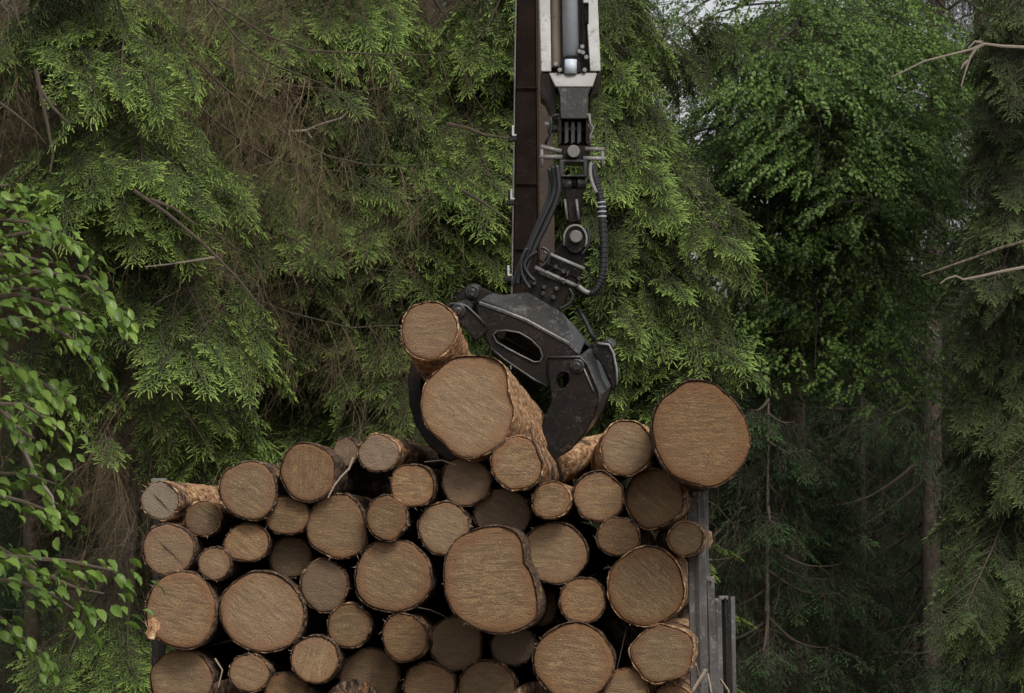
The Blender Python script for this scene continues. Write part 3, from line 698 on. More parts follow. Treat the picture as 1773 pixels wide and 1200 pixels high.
LOGS = [
 (277,867,33,34,18.0,3,.75,'grey weathered log with a split end, topmost at the left stake',None,{'bark':.15,'crack':(-.8,.9,.0025)}),
 (351,898,33,31,18.1,2,.15,'small log tucked under the peeled side of the grey split log',None,{'bark':.1}),
 (430,849,51,51,17.95,0,.12,'broad pinkish log on the upper left shoulder of the pile',None,{}),
 (497,893,37,35,18.0,0,0,'small round log wedged below the broad pinkish log and the thick rimmed one',None,{}),
 (533,818,50,50,17.95,0,.05,'orange-brown log with a thick dark bark rim on the upper left',None,{'bark':.9,'warm':.9}),
 (598,782,22,26,18.4,0,.35,'very small top log squeezed beside the thick rimmed log',None,{}),
 (655,785,37,33,18.0,2,.45,'stubby top log with a ragged bark rim, left of the grapple',None,{'bark':.3}),
 (714,841,39,38,17.95,0,0,'streaky round log below and left of the gripped big log',None,{'warm':.6}),
 (669,897,38,38,17.9,0,0,'small log with slanting saw lines beside the squarish brown log',None,{'warm':.4}),
 (583,911,54,56,18.0,0,.1,'squarish brown log with a flattened underside on the left of centre',p10,{'warm':.7}),
 (807,834,45,42,18.12,0,.3,'shaded set-back log right under the gripped big log',None,{}),  # grey darkens this end: recess shade put into the colour
 (895,803,45,47,17.8,0,0,'pale round log touching the lower right of the gripped big log',None,{'bark':.3}),
 (954,866,34,33,17.9,0,0,'small yellowish log just below the claw tip',None,{'bark':.1}),
 (1036,860,45,44,18.0,0,.1,'striped round log between the small yellowish log and the dark-topped one',None,{}),
 (1085,776,47,48,18.0,-3.5,.15,'log with a tiny knot in its end, against the big overhanging log',None,{'bark':.05}),
 (1214,751,84,92,17.45,-1.5,0,'biggest lumpy orange log overhanging the top of the stakes',p16,{'warm':1.,'bark':.95}),
 (1133,863,51,53,18.1,1.5,.1,'round log in the shade of the overhanging lumpy log',None,{'bark':.1,'warm':.6}),
 (768,915,46,46,18.0,0,.2,'greyish log above and left of the protruding blunt log',None,{}),
 (869,890,50,45,18.15,0,.35,'dark set-back log behind the top of the protruding blunt log',None,{}),  # grey stands for the shade of the recess
 (291,952,46,46,18.0,0,.25,'log with a long diagonal crack near the left stake',None,{'crack':(-.75,.8,.002),'warm':.7}),
 (371,976,29,29,17.95,0,.15,'smallest log near the left edge, right of the diagonally cracked one',None,{'warm':.7}),
 (427,940,38,35,18.0,0,0,'small oval log with strong slanting saw lines on the left',None,{'warm':.5}),
 (503,965,37,36,18.15,0,.3,'dim set-back log above the largest dull log on the left',None,{}),  # shade of the set-back end painted in by grey
 (561,1014,42,46,18.05,0,.35,'grey-centred log right of the largest dull log',None,{}),
 (680,998,67,63,17.95,0,.08,'large round log in the middle left with a shaded upper corner',None,{'warm':.5}),
 (848,1004,80,90,17.55,1,0,'blunt sawn log with a flat side sticking out of the pile centre',p26,{'warm':.35,'bark':.5}),
 (960,958,57,54,18.0,0,.1,'large striped log right of the protruding blunt log',None,{}),
 (1070,930,38,34,17.95,0,0,'small oval log above the big log at the right stake',None,{}),
 (1187,933,31,31,17.9,.5,.15,'small pale log right against the stakes',None,{'bark':.1}),
 (313,1057,64,65,17.95,0,.05,'large log with a torn bark flap at its lower left rim',None,{'warm':.35}),
 (454,1060,73,70,18.0,0,.12,'largest dull brown log in the left half of the load',None,{'warm':.2}),
 (604,1084,38,39,18.0,0,0,'small smooth log under the large round log of the middle left',None,{}),
 (545,1142,42,42,17.9,0,.1,'ragged rimmed log low down, right below the largest dull log',None,{}),
 (700,1104,41,41,17.95,0,0,'reddish log directly below the large round log of the middle left',None,{'warm':.9}),
 (789,1115,47,48,18.2,0,.35,'shaded set-back log below the protruding blunt log',None,{}),  # recess shade mixed into the end colour by grey
 (940,1052,25,32,18.3,0,.1,'narrow log half hidden behind the protruding blunt log',None,{'warm':.6}),
 (1008,1040,41,40,17.95,0,0,'round log left of the big log at the right stake',None,{'warm':.7}),
 (1121,1016,65,67,17.9,1.5,0,'big log with peeling side next to the right stake',p38,{'bark':.1}),
 (888,1118,38,36,18.2,0,.5,'weathered flaky log beneath the protruding blunt log',None,{}),
 (993,1146,71,66,17.9,0,0,'large log cut by the lower picture edge right of centre',None,{'warm':.4}),
 (1147,1132,55,51,17.9,1.5,.1,'pale coarse log low beside the stakes with ragged bark',None,{'bark':.05,'warm':0.}),
 (314,1177,55,52,18.05,0,.15,'shaded log at the bottom left corner of the load',None,{}),
 (431,1166,36,33,17.95,0,.1,'small log low on the left beside the shaded corner log',None,{}),
 (494,1201,38,36,18.0,0,0,'log cut off by the bottom edge between two ragged small logs',None,{}),
 (640,1173,52,51,18.15,0,.2,'brown log low in the pile between the ragged rimmed and reddish logs',None,{}),
 (742,1193,45,46,18.05,0,.1,'log at the bottom edge below the reddish log',None,{}),
 (843,1193,50,51,18.1,0,.2,'log at the bottom edge under the weathered flaky log',None,{}),
 (1084,1199,40,40,17.95,0,.1,'log at the bottom edge between the large and the pale coarse log',None,{'bark':.15}),
 (1165,1212,32,27,18.0,0,0,'half seen log at the bottom edge beside the stakes',None,{'bark':.1,'warm':.9}),
 (590,1230,40,34,18.1,0,.2,'log just peeping in at the bottom edge left of centre',None,{}),
 (920,1228,34,30,18.1,0,.2,'log just peeping in at the bottom edge right of centre',None,{}),
]
for cx, cy, rx, ry, Y, yaw, grey, lab, poly, kw in LOGS:
    log(cx, cy, rx, ry, Y, yaw, grey, lab, poly, **kw)
# the two logs in the grapple
log(808, 705, 78, 90, 18.0, 2.6, .12, 'thick log held in the black grapple claws', p51, bark=-.05, warm=.25, group='logs gripped by the grapple', L=3.0, tilt=R(-4.2))
log(743, 572, 48, 53, 18.1, .5, .2, 'thin log riding on top of the thick gripped log', None, bark=-.15, warm=.9, group='logs gripped by the grapple', L=2.8, tilt=R(-5))
# bark-covered logs whose ends are hidden, seen across the top of the pile
def side_log(a, b, r_, label, bark=.2):
    t = empty('spruce_log', a, label, 'log', G); d = (b - a); L = d.length; rr = np.random.default_rng(int(a.x * 1000) % 997)
    V = []; n = 36; k_ = 40; q = d.to_track_quat('Z', 'Y').to_matrix()
    for i in range(k_ + 1):
        for k in range(n):
            an = 2 * math.pi * k / n; X, Y = math.cos(an), math.sin(an)
            nn = noise.noise(Vector((X * 3, Y * 3, i * .6))) + .6 * noise.noise(Vector((X * 9, Y * 9, i * 1.3)))
            V.append(((r_ + nn * .007) * X, (r_ + nn * .007) * Y, L * i / k_))
    F = [(i * n + k, i * n + (k + 1) % n, (i + 1) * n + (k + 1) % n, (i + 1) * n + k) for i in range(k_) for k in range(n)] + [tuple(range(n - 1, -1, -1)), tuple(range(k_ * n, (k_ + 1) * n))]
    o = bpy.data.objects.new('bark', mesh_np('bark', V, F, M['bark'], smooth=True)); link(o, t); t.rotation_euler = q.to_euler(); o.color = (0, 0, bark, 1)
side_log(P(700, 792, 18.5), P(800, 800, 21.5), .06, 'dark bark covered log lying behind the stubby top log', .9)
side_log(P(955, 806, 20.3), P(1110, 765, 22.6), .092, 'pale peeled log lying across the top behind the claw tip', -.05)
# rest of the load, below and inside
mb = MB(); rr = random.Random(3)
z = 1.42; row = 0
while z < 3.12:
    s_ = -HALF + .14 + (.07 if row % 2 else 0)
    while s_ < HALF - .1:
        ra = .115 + rr.random() * .02; y0 = (.02 if z < 2.36 else 2.3) + rr.random() * .2
        mb.tube([TW(s_, y0, z), TW(s_, 4.1, z)], [ra, ra * .92], 16); s_ += .262
    z += .235; row += 1
o = mb.build('stacked_timber', M['bark'], None, smooth=False); o['kind'] = 'stuff'; o['label'] = 'lower layers of the timber load on the trailer'; o.color = (0, 0, .6, 1)
# loose splinters, a bent strip of bark and twigs caught in the pile
def strand(px, Y, w, label, m='fibre', name='bark_strip'):
    o = MB().tube([P(x, y, Y) for x, y in px], [w * (1 - .5 * i / len(px)) for i in range(len(px))], 5).build(name, M[m]); tag(o, label, 'bark strip', 'loose bark strips and twigs on the logs'); return o
strand([(612, 792), (604, 812), (590, 826), (578, 842), (568, 862)], 17.9, .0055, 'pale curled bark strip hanging beside the thick rimmed log')
strand([(724, 1052), (745, 1056), (768, 1066), (786, 1080)], 17.8, .003, 'thin twig below the large round middle log', 'twig')
strand([(1085, 1086), (1075, 1130), (1068, 1160)], 18.0, .003, 'thin twig right of the large bottom edge log', 'twig')
strand([(735, 800), (765, 797), (790, 806)], 17.95, .003, 'thin grey twig under the gripped thick log', 'twig')
strand([(372, 1140), (385, 1160), (378, 1190)], 17.9, .004, 'torn bark ribbon beside the shaded corner log')
for i, (a, b, w) in enumerate((((1200, 1195), (1222, 1160), .012), ((1232, 1200), (1226, 1168), .012), ((1262, 1198), (1248, 1178), .012), ((1205, 1150), (1214, 1185), .010))):
    o = MB().bar(P(*a, 18.2), P(*b, 18.5), w * .55, .012).build('wood_splinter', M['fibre']); tag(o, ('splinter leaning at the foot of the front stake', 'upright pale splinter between the stakes', 'pale splinter beside the rearmost stake', 'splinter hanging by the pale coarse log')[i], 'splinter', 'pale splinters by the stakes')
flap = MB().plate([P(x, y, 17.86) for x, y in ((255, 1074), (266, 1069), (277, 1079), (279, 1088), (271, 1092), (266, 1102), (256, 1104), (251, 1096), (257, 1088))], (0, .012, 0))
flap.plate([P(x, y, 17.84) for x, y in ((262, 1090), (270, 1096), (266, 1108), (254, 1106))], (.004, .01, .0))
o = flap.build('bark_flap', M['bark'], bevel=.002); o.color = (0, 0, -.2, 1); tag(o, 'torn pale bark flap on the large left log rim', 'bark flap')

# ------------------------------------------------------------------ crane
def crane():
    YM = 22.6
    t = root('timber_crane', Vector((P(925, 500, YM).x, YM, 0)), 'tall loading crane with brown mast and white sided boom', 'crane')
    pts = [(896, -260), (891, 200), (887, 400), (884, 560), (880, 900)]
    def col(l, r_, y0, y1, d0, d1, nm, m):
        mb = MB(); a = [P(l[0], y0, YM), P(r_[0], y0, YM), P(r_[1], y1, YM), P(l[1], y1, YM)]
        mb.plate([p + Vector((0, d0, 0)) for p in a], (0, d1 - d0, 0)); return mb.build(nm, M[m], t, .006)
    col((899, 886), (924, 934), -300, 640, 0, .16, 'mast', 'mast')
    col((926, 935), (949, 964), -300, 640, .01, .2, 'mast_side', 'mast_side')
    col((896, 883), (898.4, 885.4), -300, 640, -.012, .17, 'mast_flange', 'light_steel')
    col((924.5, 934.3), (926, 935.2), -300, 640, -.012, .17, 'mast_flange', 'mast_side')
    for yy in (152, 318, 431): MB().bar(P(893, yy, YM - .012), P(931, yy + 1, YM - .012), .012, .008).build('weld_seam', M['mast'], t, .003)
    lo = MB(); lo.bar(P(922, 860, YM) + Vector((0, .1, 0)), Vector((P(922, 640, YM).x, YM + .1, .9)), .3, .3); lo.build('slew_column', M['mast'], t, .02)
    for (x, y) in ((887, 228), (884, 338), (879, 470)):
        b = MB(); c = P(x, y, YM - .03); b.box(c, (.028, .06, .05)); b.box(c + Vector((.0, -.036, -.045)), (.045, .05, .025)); br = b.build('bracket', M['stake_dark'], t, .004)
        sub(br); MB().box(c + Vector((.004, -.035, .005)), (.012, .006, .05)).box(c + Vector((.010, -.035, -.022)), (.024, .006, .01)).build('bracket_glint', M['white_paint'], br, .002)  # white L boxes: a highlight on the bracket, painted as geometry
    # outer boom coming down in front of the mast
    YB = 19.9
    def pl(q, d0, dep, nm, m, hole=None, bev=.004):
        f = lambda L_: [P(x, y, YB) + Vector((0, d0, 0)) for x, y in L_]
        return MB().plate(f(q), (0, dep, 0), f(hole) if hole else None).build(nm, M[m], t, bev)
    pl([(922, -400), (946, -400), (954.5, 124), (937, 124)], 0, .30, 'boom_side', 'white_paint')
    pl([(1006, -400), (1018, -400), (1040, 123), (1022, 123), (1017, 42), (1019, 42), (1019, 5), (1010, 5)], 0, .30, 'boom_side', 'white_paint')
    pl([(1010.5, 6), (1018.5, 6), (1019.5, 38), (1014, 40)], .03, .2, 'notch_shade', 'steel')  # dark sheet standing in for the shade in the open notch
    pl([(947, -400), (1006, -400), (1021, 123), (955, 123)], .20, .08, 'boom_back', 'tan_paint')
    MB().tube([P(957, -400, YB) + Vector((0, .10, 0)), P(965, 112, YB) + Vector((0, .10, 0))], [.028, .028], 14).build('feed_pipe', M['tan_paint'], t, smooth=False)
    MB().tube([P(978, -400, YB) + Vector((0, .03, 0)), P(989, 96, YB) + Vector((0, .03, 0))], .038, 24).build('boom_cylinder', M['chrome'], t, 0, True)
    MB().tube([P(1003, -400, YB) + Vector((0, .12, 0)), P(1013, 100, YB) + Vector((0, .12, 0))], .012, 10).build('feed_pipe', M['light_steel'], t, 0, True)
    # rod end arch and bolts
    arc = [(970, 126), (970, 112), (974, 102), (982, 97), (993, 97), (1001, 102), (1006, 112), (1006, 126), (999, 126), (999, 114), (993, 107), (984, 107), (978, 114), (978, 126)]
    pl(arc, -.02, .08, 'rod_clevis', 'steel', bev=.003)
    MB().tube([P(988, 104, YB) + Vector((0, -.015, 0)), P(988, 128, YB) + Vector((0, -.015, 0))], .03, 18).build('rod_eye', M['chrome'], t, 0, True)
    for x, y in ((969, 122), (1012, 122), (962, 112), (1008, 82), (1009, 92), (1003, 90), (1015, 100)):
        MB().tube([P(x, y, YB) + Vector((0, -.03, 0)), P(x, y, YB) + Vector((0, .06, 0))], .011, 8).build('bolt', M['light_steel'], t, .002)
    # sloping end cap: a light grey trapezoid plate leaning towards the camera
    a, b, c_, d_ = P(950, 126, YB), P(1034, 126, YB), P(1026, 150, YB - .07), P(962, 150, YB - .07)
    MB().add([a, b, c_, d_, a + Vector((0, .3, 0)), b + Vector((0, .3, 0)), c_ + Vector((0, .3, 0)), d_ + Vector((0, .3, 0))],
             [(0, 3, 2, 1), (4, 5, 6, 7), (0, 1, 5, 4), (1, 2, 6, 5), (2, 3, 7, 6), (3, 0, 4, 7)]).build('end_cap', M['cap'], t, .005)
    pl([(936, 126), (950, 127), (962, 152), (966, 212), (958, 208), (944, 176), (936, 170)], .0, .22, 'cheek_plate', 'steel')
    pl([(1034, 127), (1040, 126), (1037, 160), (1026, 164), (1018, 212), (1021, 164), (1026, 152)], .0, .22, 'cheek_plate', 'steel')
    pl([(963, 151), (1025, 151), (1018, 166), (1017, 208), (970, 208), (969, 166)], -.06, .26, 'tip_block', 'steel_grey')
    pl([(966, 208), (972, 208), (972, 250), (966, 256)], -.05, .24, 'fork_cheek', 'steel')
    pl([(1014, 208), (1020, 208), (1020, 256), (1014, 250)], -.05, .24, 'fork_cheek', 'steel')
    for x in (981, 992, 1003):
        pl([(x - 3.2, 210), (x + 3.2, 210), (x + 3.2, 246), (x - 3.2, 250)], .0, .12, 'fork_rib', 'steel_grey', bev=.002)
    pl([(972, 208), (1014, 208), (1014, 256), (972, 256)], .12, .05, 'fork_back', 'steel')
    MB().tube([P(950, 222, YB) + Vector((0, .04, 0)), P(1026, 222, YB) + Vector((0, .04, 0))], .02, 14).build('fork_pin', M['steel_grey'], t, 0, True)
    # small fittings and lines round the fork
    for q in (((953, 200), (955, 214), (949, 222), (952, 236)), ((968, 198), (958, 200), (953, 208), (955, 222), (950, 236), (944, 250)), ((1020, 198), (1022, 214), (1027, 222), (1022, 236), (1023, 250))):
        MB().tube([P(x, y, YB - .06) for x, y in q], .006, 7).build('hydraulic_line', M['light_steel'] if q[0][0] > 1000 else M['rubber'], t, 0, True)
    for x, y in ((1022, 218), (1025, 222), (1024, 238), (1019, 200), (947, 215)):
        MB().tube([P(x - 4, y, YB - .05), P(x + 4, y, YB - .05)], .010, 6).build('line_fitting', M['light_steel'], t, .001)
    return t
crane()

def grapple():
    YG = 19.5
    t = root('log_grapple', P(930, 560, YG), 'black timber grapple hanging from the crane, claws closed round logs', 'grapple')
    D = Vector((.055, .34, .055))
    f = lambda L_, d=0: [P(x, y, YG) + D * d for x, y in L_]
    def plate(q, d0, th, nm, m='steel', hole=None, bev=.006, par=None):
        return MB().plate(f(q, d0), D.normalized() * th, f(hole, d0) if hole else None).build(nm, M[m], par or t, bev)
    def ell(cx, cy, rx, ry, rot=0, n=18): return [(cx + rx * math.cos(a) * math.cos(rot) - ry * math.sin(a) * math.sin(rot), cy + rx * math.cos(a) * math.sin(rot) + ry * math.sin(a) * math.cos(rot)) for a in [2 * math.pi * i / n for i in range(n)]]
    slot = [(854, 580), (861, 573), (878, 572), (900, 576), (920, 588), (935, 603), (940, 616), (936, 626), (925, 627), (905, 617), (880, 604), (860, 592)]
    side = [(833, 519), (870, 533), (912, 551), (950, 572), (1000, 604), (1006, 618), (990, 640), (962, 662), (950, 672), (925, 660), (900, 643), (872, 624), (848, 603), (838, 580), (828, 552), (824, 532)]
    for d0, nm in ((0, 'frame_plate'), (.92, 'frame_plate')):
        o = plate(side, d0, .025, nm, 'steel', slot)
        if d0 == 0:   # rolled lip round the slot and along the lower edge
            sub(o); MB().tube(f(slot + slot[:1], -.02), .006, 8, False).build('slot_lip', M['steel_grey'], o, 0, True)
            MB().tube(f([(848, 600), (872, 621), (900, 640), (925, 657), (950, 669)], -.02), .005, 8).build('edge_lip', M['steel_grey'], o, 0, True)
    # roof of the frame: folded sheet from the front edge over the hump to the back
    S = [((829, 521), (840, 513), .35), ((870, 535), (858, 517), .5), ((912, 552), (903, 512), .5), ((950, 573), (962, 546), .5), ((985, 592), (986, 572), .5), ((1004, 610), (1003, 596), .5)]
    V = []
    for fr_, ap, _ in S:
        a = P(*fr_, YG) - D * .02; p = P(*ap, YG) + D * .5; b = P(*fr_, YG) + D * 1.0
        V += [a, a.lerp(p, .5) + Vector((0, -.004, .003)), p, b]
    F = [(i * 4 + k, (i + 1) * 4 + k, (i + 1) * 4 + k + 1, i * 4 + k + 1) for i in range(len(S) - 1) for k in range(3)]
    n0 = len(V); V2 = V + [v + Vector((0, 0, -.02)) for v in V]
    F2 = F + [tuple(i + n0 for i in reversed(q)) for q in F]
    rim = [0, 4, 8, 12, 16, 20, 21, 22, 23, 19, 15, 11, 7, 3, 2, 1]
    F2 += [(rim[i], rim[(i + 1) % len(rim)], rim[(i + 1) % len(rim)] + n0, rim[i] + n0) for i in range(len(rim))]
    rf = MB(); rf.add(V2, F2); rf.build('frame_roof', M['steel_grey'], t, .004)  # paler than the side plates: light on the roof put into colour
    for q, d0 in (([(778, 520), (790, 507), (799, 499), (812, 498), (826, 505), (842, 512), (846, 530), (832, 540), (816, 530), (796, 524), (768, 523)], .42),):
        plate(q, d0, .03, 'hinge_ear', 'steel')
    # cylinder lying inside the frame
    MB().tube([P(842, 560, YG) + D * .45, P(985, 640, YG) + D * .45], .045, 20).build('grab_cylinder', M['steel'], t, 0, True)
    MB().tube([P(862, 571, YG) + D * .40, P(872, 577, YG) + D * .40], .052, 20).build('cylinder_gland', M['light_steel'], t, 0, True)
    # left claw: knuckle at the top, blade sweeping down behind the gripped logs
    knuckle = [(777, 529), (784, 524), (800, 524), (812, 529), (830, 546), (845, 563), (846, 572), (836, 584), (826, 588), (812, 574), (800, 560), (788, 550), (779, 541)]
    c1 = plate(knuckle, -.12, .03, 'left_claw', 'steel'); c1.name = 'claw'; sub(c1)
    MB().plate(f(knuckle, .75), D.normalized() * .03).build('knuckle_plate', M['steel'], c1, .006)
    MB().tube(f([(779, 541), (777, 529), (784, 524), (800, 524), (812, 529), (830, 546), (845, 563)], -.14), .0065, 8).build('knuckle_lip', M['steel_grey'], c1, 0, True)
    out = [(800, 528), (770, 545), (738, 575), (715, 612), (707, 655), (709, 700), (720, 735), (740, 768), (768, 792), (800, 806)]
    inn = [(806, 548), (782, 565), (756, 592), (738, 625), (731, 660), (734, 700), (745, 728), (762, 752), (785, 772), (806, 792)]
    V = []
    for (a, b) in zip(out, inn):
        V += [P(*a, YG) - D * .05, P(*a, YG) + D * .85, P(*b, YG) + D * .85, P(*b, YG) - D * .05]
    F = [(i * 4 + k, i * 4 + (k + 1) % 4, (i + 1) * 4 + (k + 1) % 4, (i + 1) * 4 + k) for i in range(len(out) - 1) for k in range(4)] + [(3, 2, 1, 0), (36, 37, 38, 39)]
    MB().add(V, F).build('claw_blade', M['steel'], c1, .006)
    # right claw: two plates and a curved skin between them
    cl = [(950, 617), (1006, 616), (1018, 628), (1024, 641), (1039, 676), (1041, 686), (1038, 698), (1029, 724), (1012, 752), (990, 778), (957, 797), (944, 784), (932, 760), (940, 735), (950, 708), (957, 692), (953, 664), (949, 640)]
    c2 = plate(cl, -.10, .03, 'claw', 'steel', ell(976, 657, 10, 15, .3)); sub(c2)
    MB().plate(f([(x + 3, y - 4) for x, y in cl], .92), D.normalized() * .03, f(ell(979, 653, 10, 15, .3), .92)).build('claw_plate', M['steel'], c2, .006)
    oc = [(1010, 618), (1022, 634), (1030, 655), (1042, 682), (1038, 698), (1028, 724), (1011, 752), (989, 778), (957, 797)]
    V = []
    for a in oc: V += [P(*a, YG) - D * .02, P(*a, YG) + D * .98, P(a[0] - 7, a[1] - 3, YG) + D * .98, P(a[0] - 7, a[1] - 3, YG) - D * .02]
    F = [(i * 4 + k, i * 4 + (k + 1) % 4, (i + 1) * 4 + (k + 1) % 4, (i + 1) * 4 + k) for i in range(len(oc) - 1) for k in range(4)] + [(3, 2, 1, 0), (32, 33, 34, 35)]
    MB().add(V, F).build('claw_skin', M['steel_grey'], c2, .004)  # paler steel: light along the claw's outer edge put into colour
    MB().tube(f([(952, 617), (1006, 616), (1018, 628), (1024, 641), (1039, 676), (1041, 690), (1036, 702)], -.12), .006, 8).build('claw_lip', M['steel_grey'], c2, 0, True)
    MB().tube(f([(1009, 627), (1019, 650), (1030, 676)], -.12), .004, 8).build('claw_lip', M['light_steel'], c2, 0, True)
    # hinge pins
    def pin(x, y, r_, d0, d1, par=t, m='steel_grey'):
        o = MB().tube([P(x, y, YG) + D * d0, P(x, y, YG) + D * d1], r_, 20).build('hinge_pin', M[m], par, .004); sub(o)
        MB().tube([P(x, y, YG) + D * (d0 - .05), P(x, y, YG) + D * d0], [r_ * .55, r_ * .62], 14).build('grease_cap', M['steel_grey'], o, .003); return o
    pin(1002, 632, .034, -.16, 1.02); pin(797, 536, .034, -.18, .9); pin(810, 510, .032, .34, .6); pin(1037, 612, .030, .8, 1.1)
    pe = [(1012, 606), (1028, 601), (1044, 605), (1050, 618), (1056, 640), (1058, 672), (1050, 690), (1044, 668), (1030, 640), (1016, 622)]
    plate(pe, .62, .03, 'rear_ear', 'steel')
    MB().tube(f([(1024, 603), (1044, 605), (1052, 620), (1058, 650), (1058, 676)], .58), .006, 8).build('ear_lip', M['light_steel'], t, 0, True)
    MB().tube(f([(983, 545), (996, 566), (1007, 590), (1014, 604)], .9), .010, 8).build('frame_hose', M['rubber'], t, 0, True)
    # ---------------- hanger: cross pin, link, swivel head, rotator
    def pl(q, Y, dep, nm, m='steel', hole=None, bev=.004, par=None):
        g_ = lambda L_: [P(x, y, Y) for x, y in L_]
        return MB().plate(g_(q), (0, dep, 0), g_(hole) if hole else None).build(nm, M[m], par or t, bev)
    YL = 19.85
    for (a, b, y0, y1) in ((936, 972, 254, 262), (934, 974, 272, 272), (1013, 1046, 258, 259), (1010, 1049, 274, 275)):
        MB().tube([P(a, y0, YL - .04), P(b, y1, YL - .04)], .011, 12).build('cross_bolt', M['light_steel'], t, 0, True)
    for x0 in (938, 1043): MB().tube([P(x0, 258, YL - .04), P(x0 + 1, 290, YL - .04)], .008, 8).build('guard_rod', M['light_steel'], t, 0, True)
    pl([(969, 276), (1017, 276), (1017, 306), (969, 306)], YL - .06, .2, 'link_head', 'steel_grey', [(977, 281), (1010, 281), (1010, 303), (977, 303)])
    pl([(964, 252), (1022, 252), (1020, 276), (966, 276)], YL, .16, 'hanger_block', 'steel')
    MB().tube([P(993, 262, YL - .09), P(993, 262, YL)], .03, 14).build('swivel_bolt', M['light_steel'], t, .003)
    MB().tube([P(974, 317, YL), P(990, 317, YL)], [.035, .040], 20).tube([P(999, 317, YL), P(1015, 317, YL)], [.040, .035], 20).build('brake_drum', M['steel_grey'], t, .005)
    MB().tube([P(984, 316, YL), P(1004, 316, YL)], .03, 16).build('cross_pin', M['steel'], t, 0, True)
    pl([(978, 326), (1011, 326), (1009, 352), (1005, 385), (986, 385), (981, 352)], YL - .02, .12, 'link_column')
    for x0 in (984, 1004): MB().tube([P(x0 - 10 + 4, 345, YL - .05), P(x0 - 2, 380, YL - .05)], .006, 8).build('grease_line', M['light_steel'], t, 0, True)
    # swivel knuckle with round boss
    boss = ell(996, 414, 19, 24, 0, 24)
    pl(boss, YL - .10, .22, 'swivel_knuckle', 'steel')
    MB().tube([P(977, 425, YL - .11)] + [P(996 + 20 * math.cos(a), 414 - 24 * math.sin(a), YL - .11) for a in np.linspace(2.9, -.6, 12)], .006, 8).build('knuckle_rim', M['light_steel'], t, 0, True)
    MB().tube([P(997, 410, YL - .15), P(997, 410, YL - .08)], [.028, .034], 20).build('knuckle_pin', M['light_steel'], t, .004)
    pl([(973, 420), (1016, 412), (1013, 452), (1010, 470), (962, 446), (958, 438)], YL - .05, .16, 'rotator_yoke', 'steel')
    # rotator: slanted stack of flanges down to the grapple
    pl([(948, 440), (1008, 470), (998, 496), (935, 466)], YL - .07, .2, 'rotator_body', 'steel')
    for (a, b, r_) in (((942, 436), (1012, 466), .009), ((926, 463), (1000, 496), .010), ((952, 449), (944, 470), .008), ((985, 467), (978, 486), .008), ((932, 450), (1002, 482), .006)):
        MB().tube([P(*a, YL - .10), P(*b, YL - .10)], r_, 8).build('rotator_flange', M['light_steel'] if r_ > .0085 else M['steel'], t, 0, True)
    pl([(926, 470), (990, 497), (978, 524), (966, 540), (905, 512), (912, 488)], YL - .08, .22, 'rotator_neck', 'steel')
    for x, y in ((962, 462), (976, 470), (950, 478), (964, 500), (942, 497), (925, 490), (958, 515), (940, 508), (976, 488), (1003, 482)):
        MB().tube([P(x, y, YL - .13), P(x, y, YL - .05)], .012, 6).build('fitting', M['steel_grey'], t, .002)
    # hoses
    def spl(pts, k=6):
        P_ = [Vector((x, y, 0)) for x, y in pts]; o_ = []
        for i in range(len(P_) - 1):
            a, b, c, d = P_[max(i - 1, 0)], P_[i], P_[i + 1], P_[min(i + 2, len(P_) - 1)]
            for j in range(k):
                u = j / k; o_.append(.5 * ((2 * b) + (c - a) * u + (2 * a - 5 * b + 4 * c - d) * u * u + (3 * b - a - 3 * c + d) * u ** 3))
        return [(v.x, v.y) for v in o_ + [P_[-1]]]
    def hose(pts, Y, r_, nm='hose', m='rubber'): return MB().tube([P(x, y, Y) for x, y in spl(pts)], r_, 12).build(nm, M[m], t, 0, True)
    hose([(957, 288), (962, 320), (956, 345), (940, 380), (925, 412), (914, 440), (902, 470), (897, 492)], YL - .12, .013)
    hose([(964, 286), (968, 325), (962, 352), (948, 385), (933, 415), (922, 440), (913, 465), (908, 492)], YL - .14, .012)
    hose([(951, 292), (954, 318), (948, 350), (932, 385), (918, 420), (906, 445), (894, 475), (888, 495)], YL - .08, .011)
    hose([(1016, 396), (1020, 410), (1018, 425), (1008, 440)], YL - .1, .008)
    hose([(930, 436), (916, 445), (908, 460), (916, 476), (926, 486)], YL - .16, .009)
    hose([(938, 428), (950, 436), (948, 452), (936, 462)], YL - .17, .008)
    hose([(912, 430), (903, 452), (905, 478), (918, 500)], YL - .15, .010)
    hose([(985, 500), (992, 512), (985, 526), (968, 535)], YL - .12, .008)
    big = [(1027, 282), (1029, 304), (1035, 325), (1041, 352), (1043, 385), (1045, 420), (1045, 455), (1041, 483), (1031, 503), (1017, 508), (1005, 502), (998, 494)]
    h = hose(big, YL - .12, .0185, 'sheathed_hose'); sub(h)
    sp = spl(big, 12); n = len(sp)
    for i in range(14, n - 12, 3):       # spiral guard: one coil turn each
        a = P(*sp[i], YL - .12); b = P(*sp[i + 1], YL - .12)
        MB().tube([a, b], .0222, 12).build('hose_coil', M['band'] if i in (35, 38, 41, 44) else M['rubber'], h, .002)
    hose([(1002, 496), (1012, 504), (1020, 507)], YL - .15, .012, 'hose_end', 'light_steel')
    hose([(1023, 282), (1022, 300), (1026, 318), (1033, 334)], YL - .14, .009, 'hose_end', 'light_steel')
    return t
grapple()

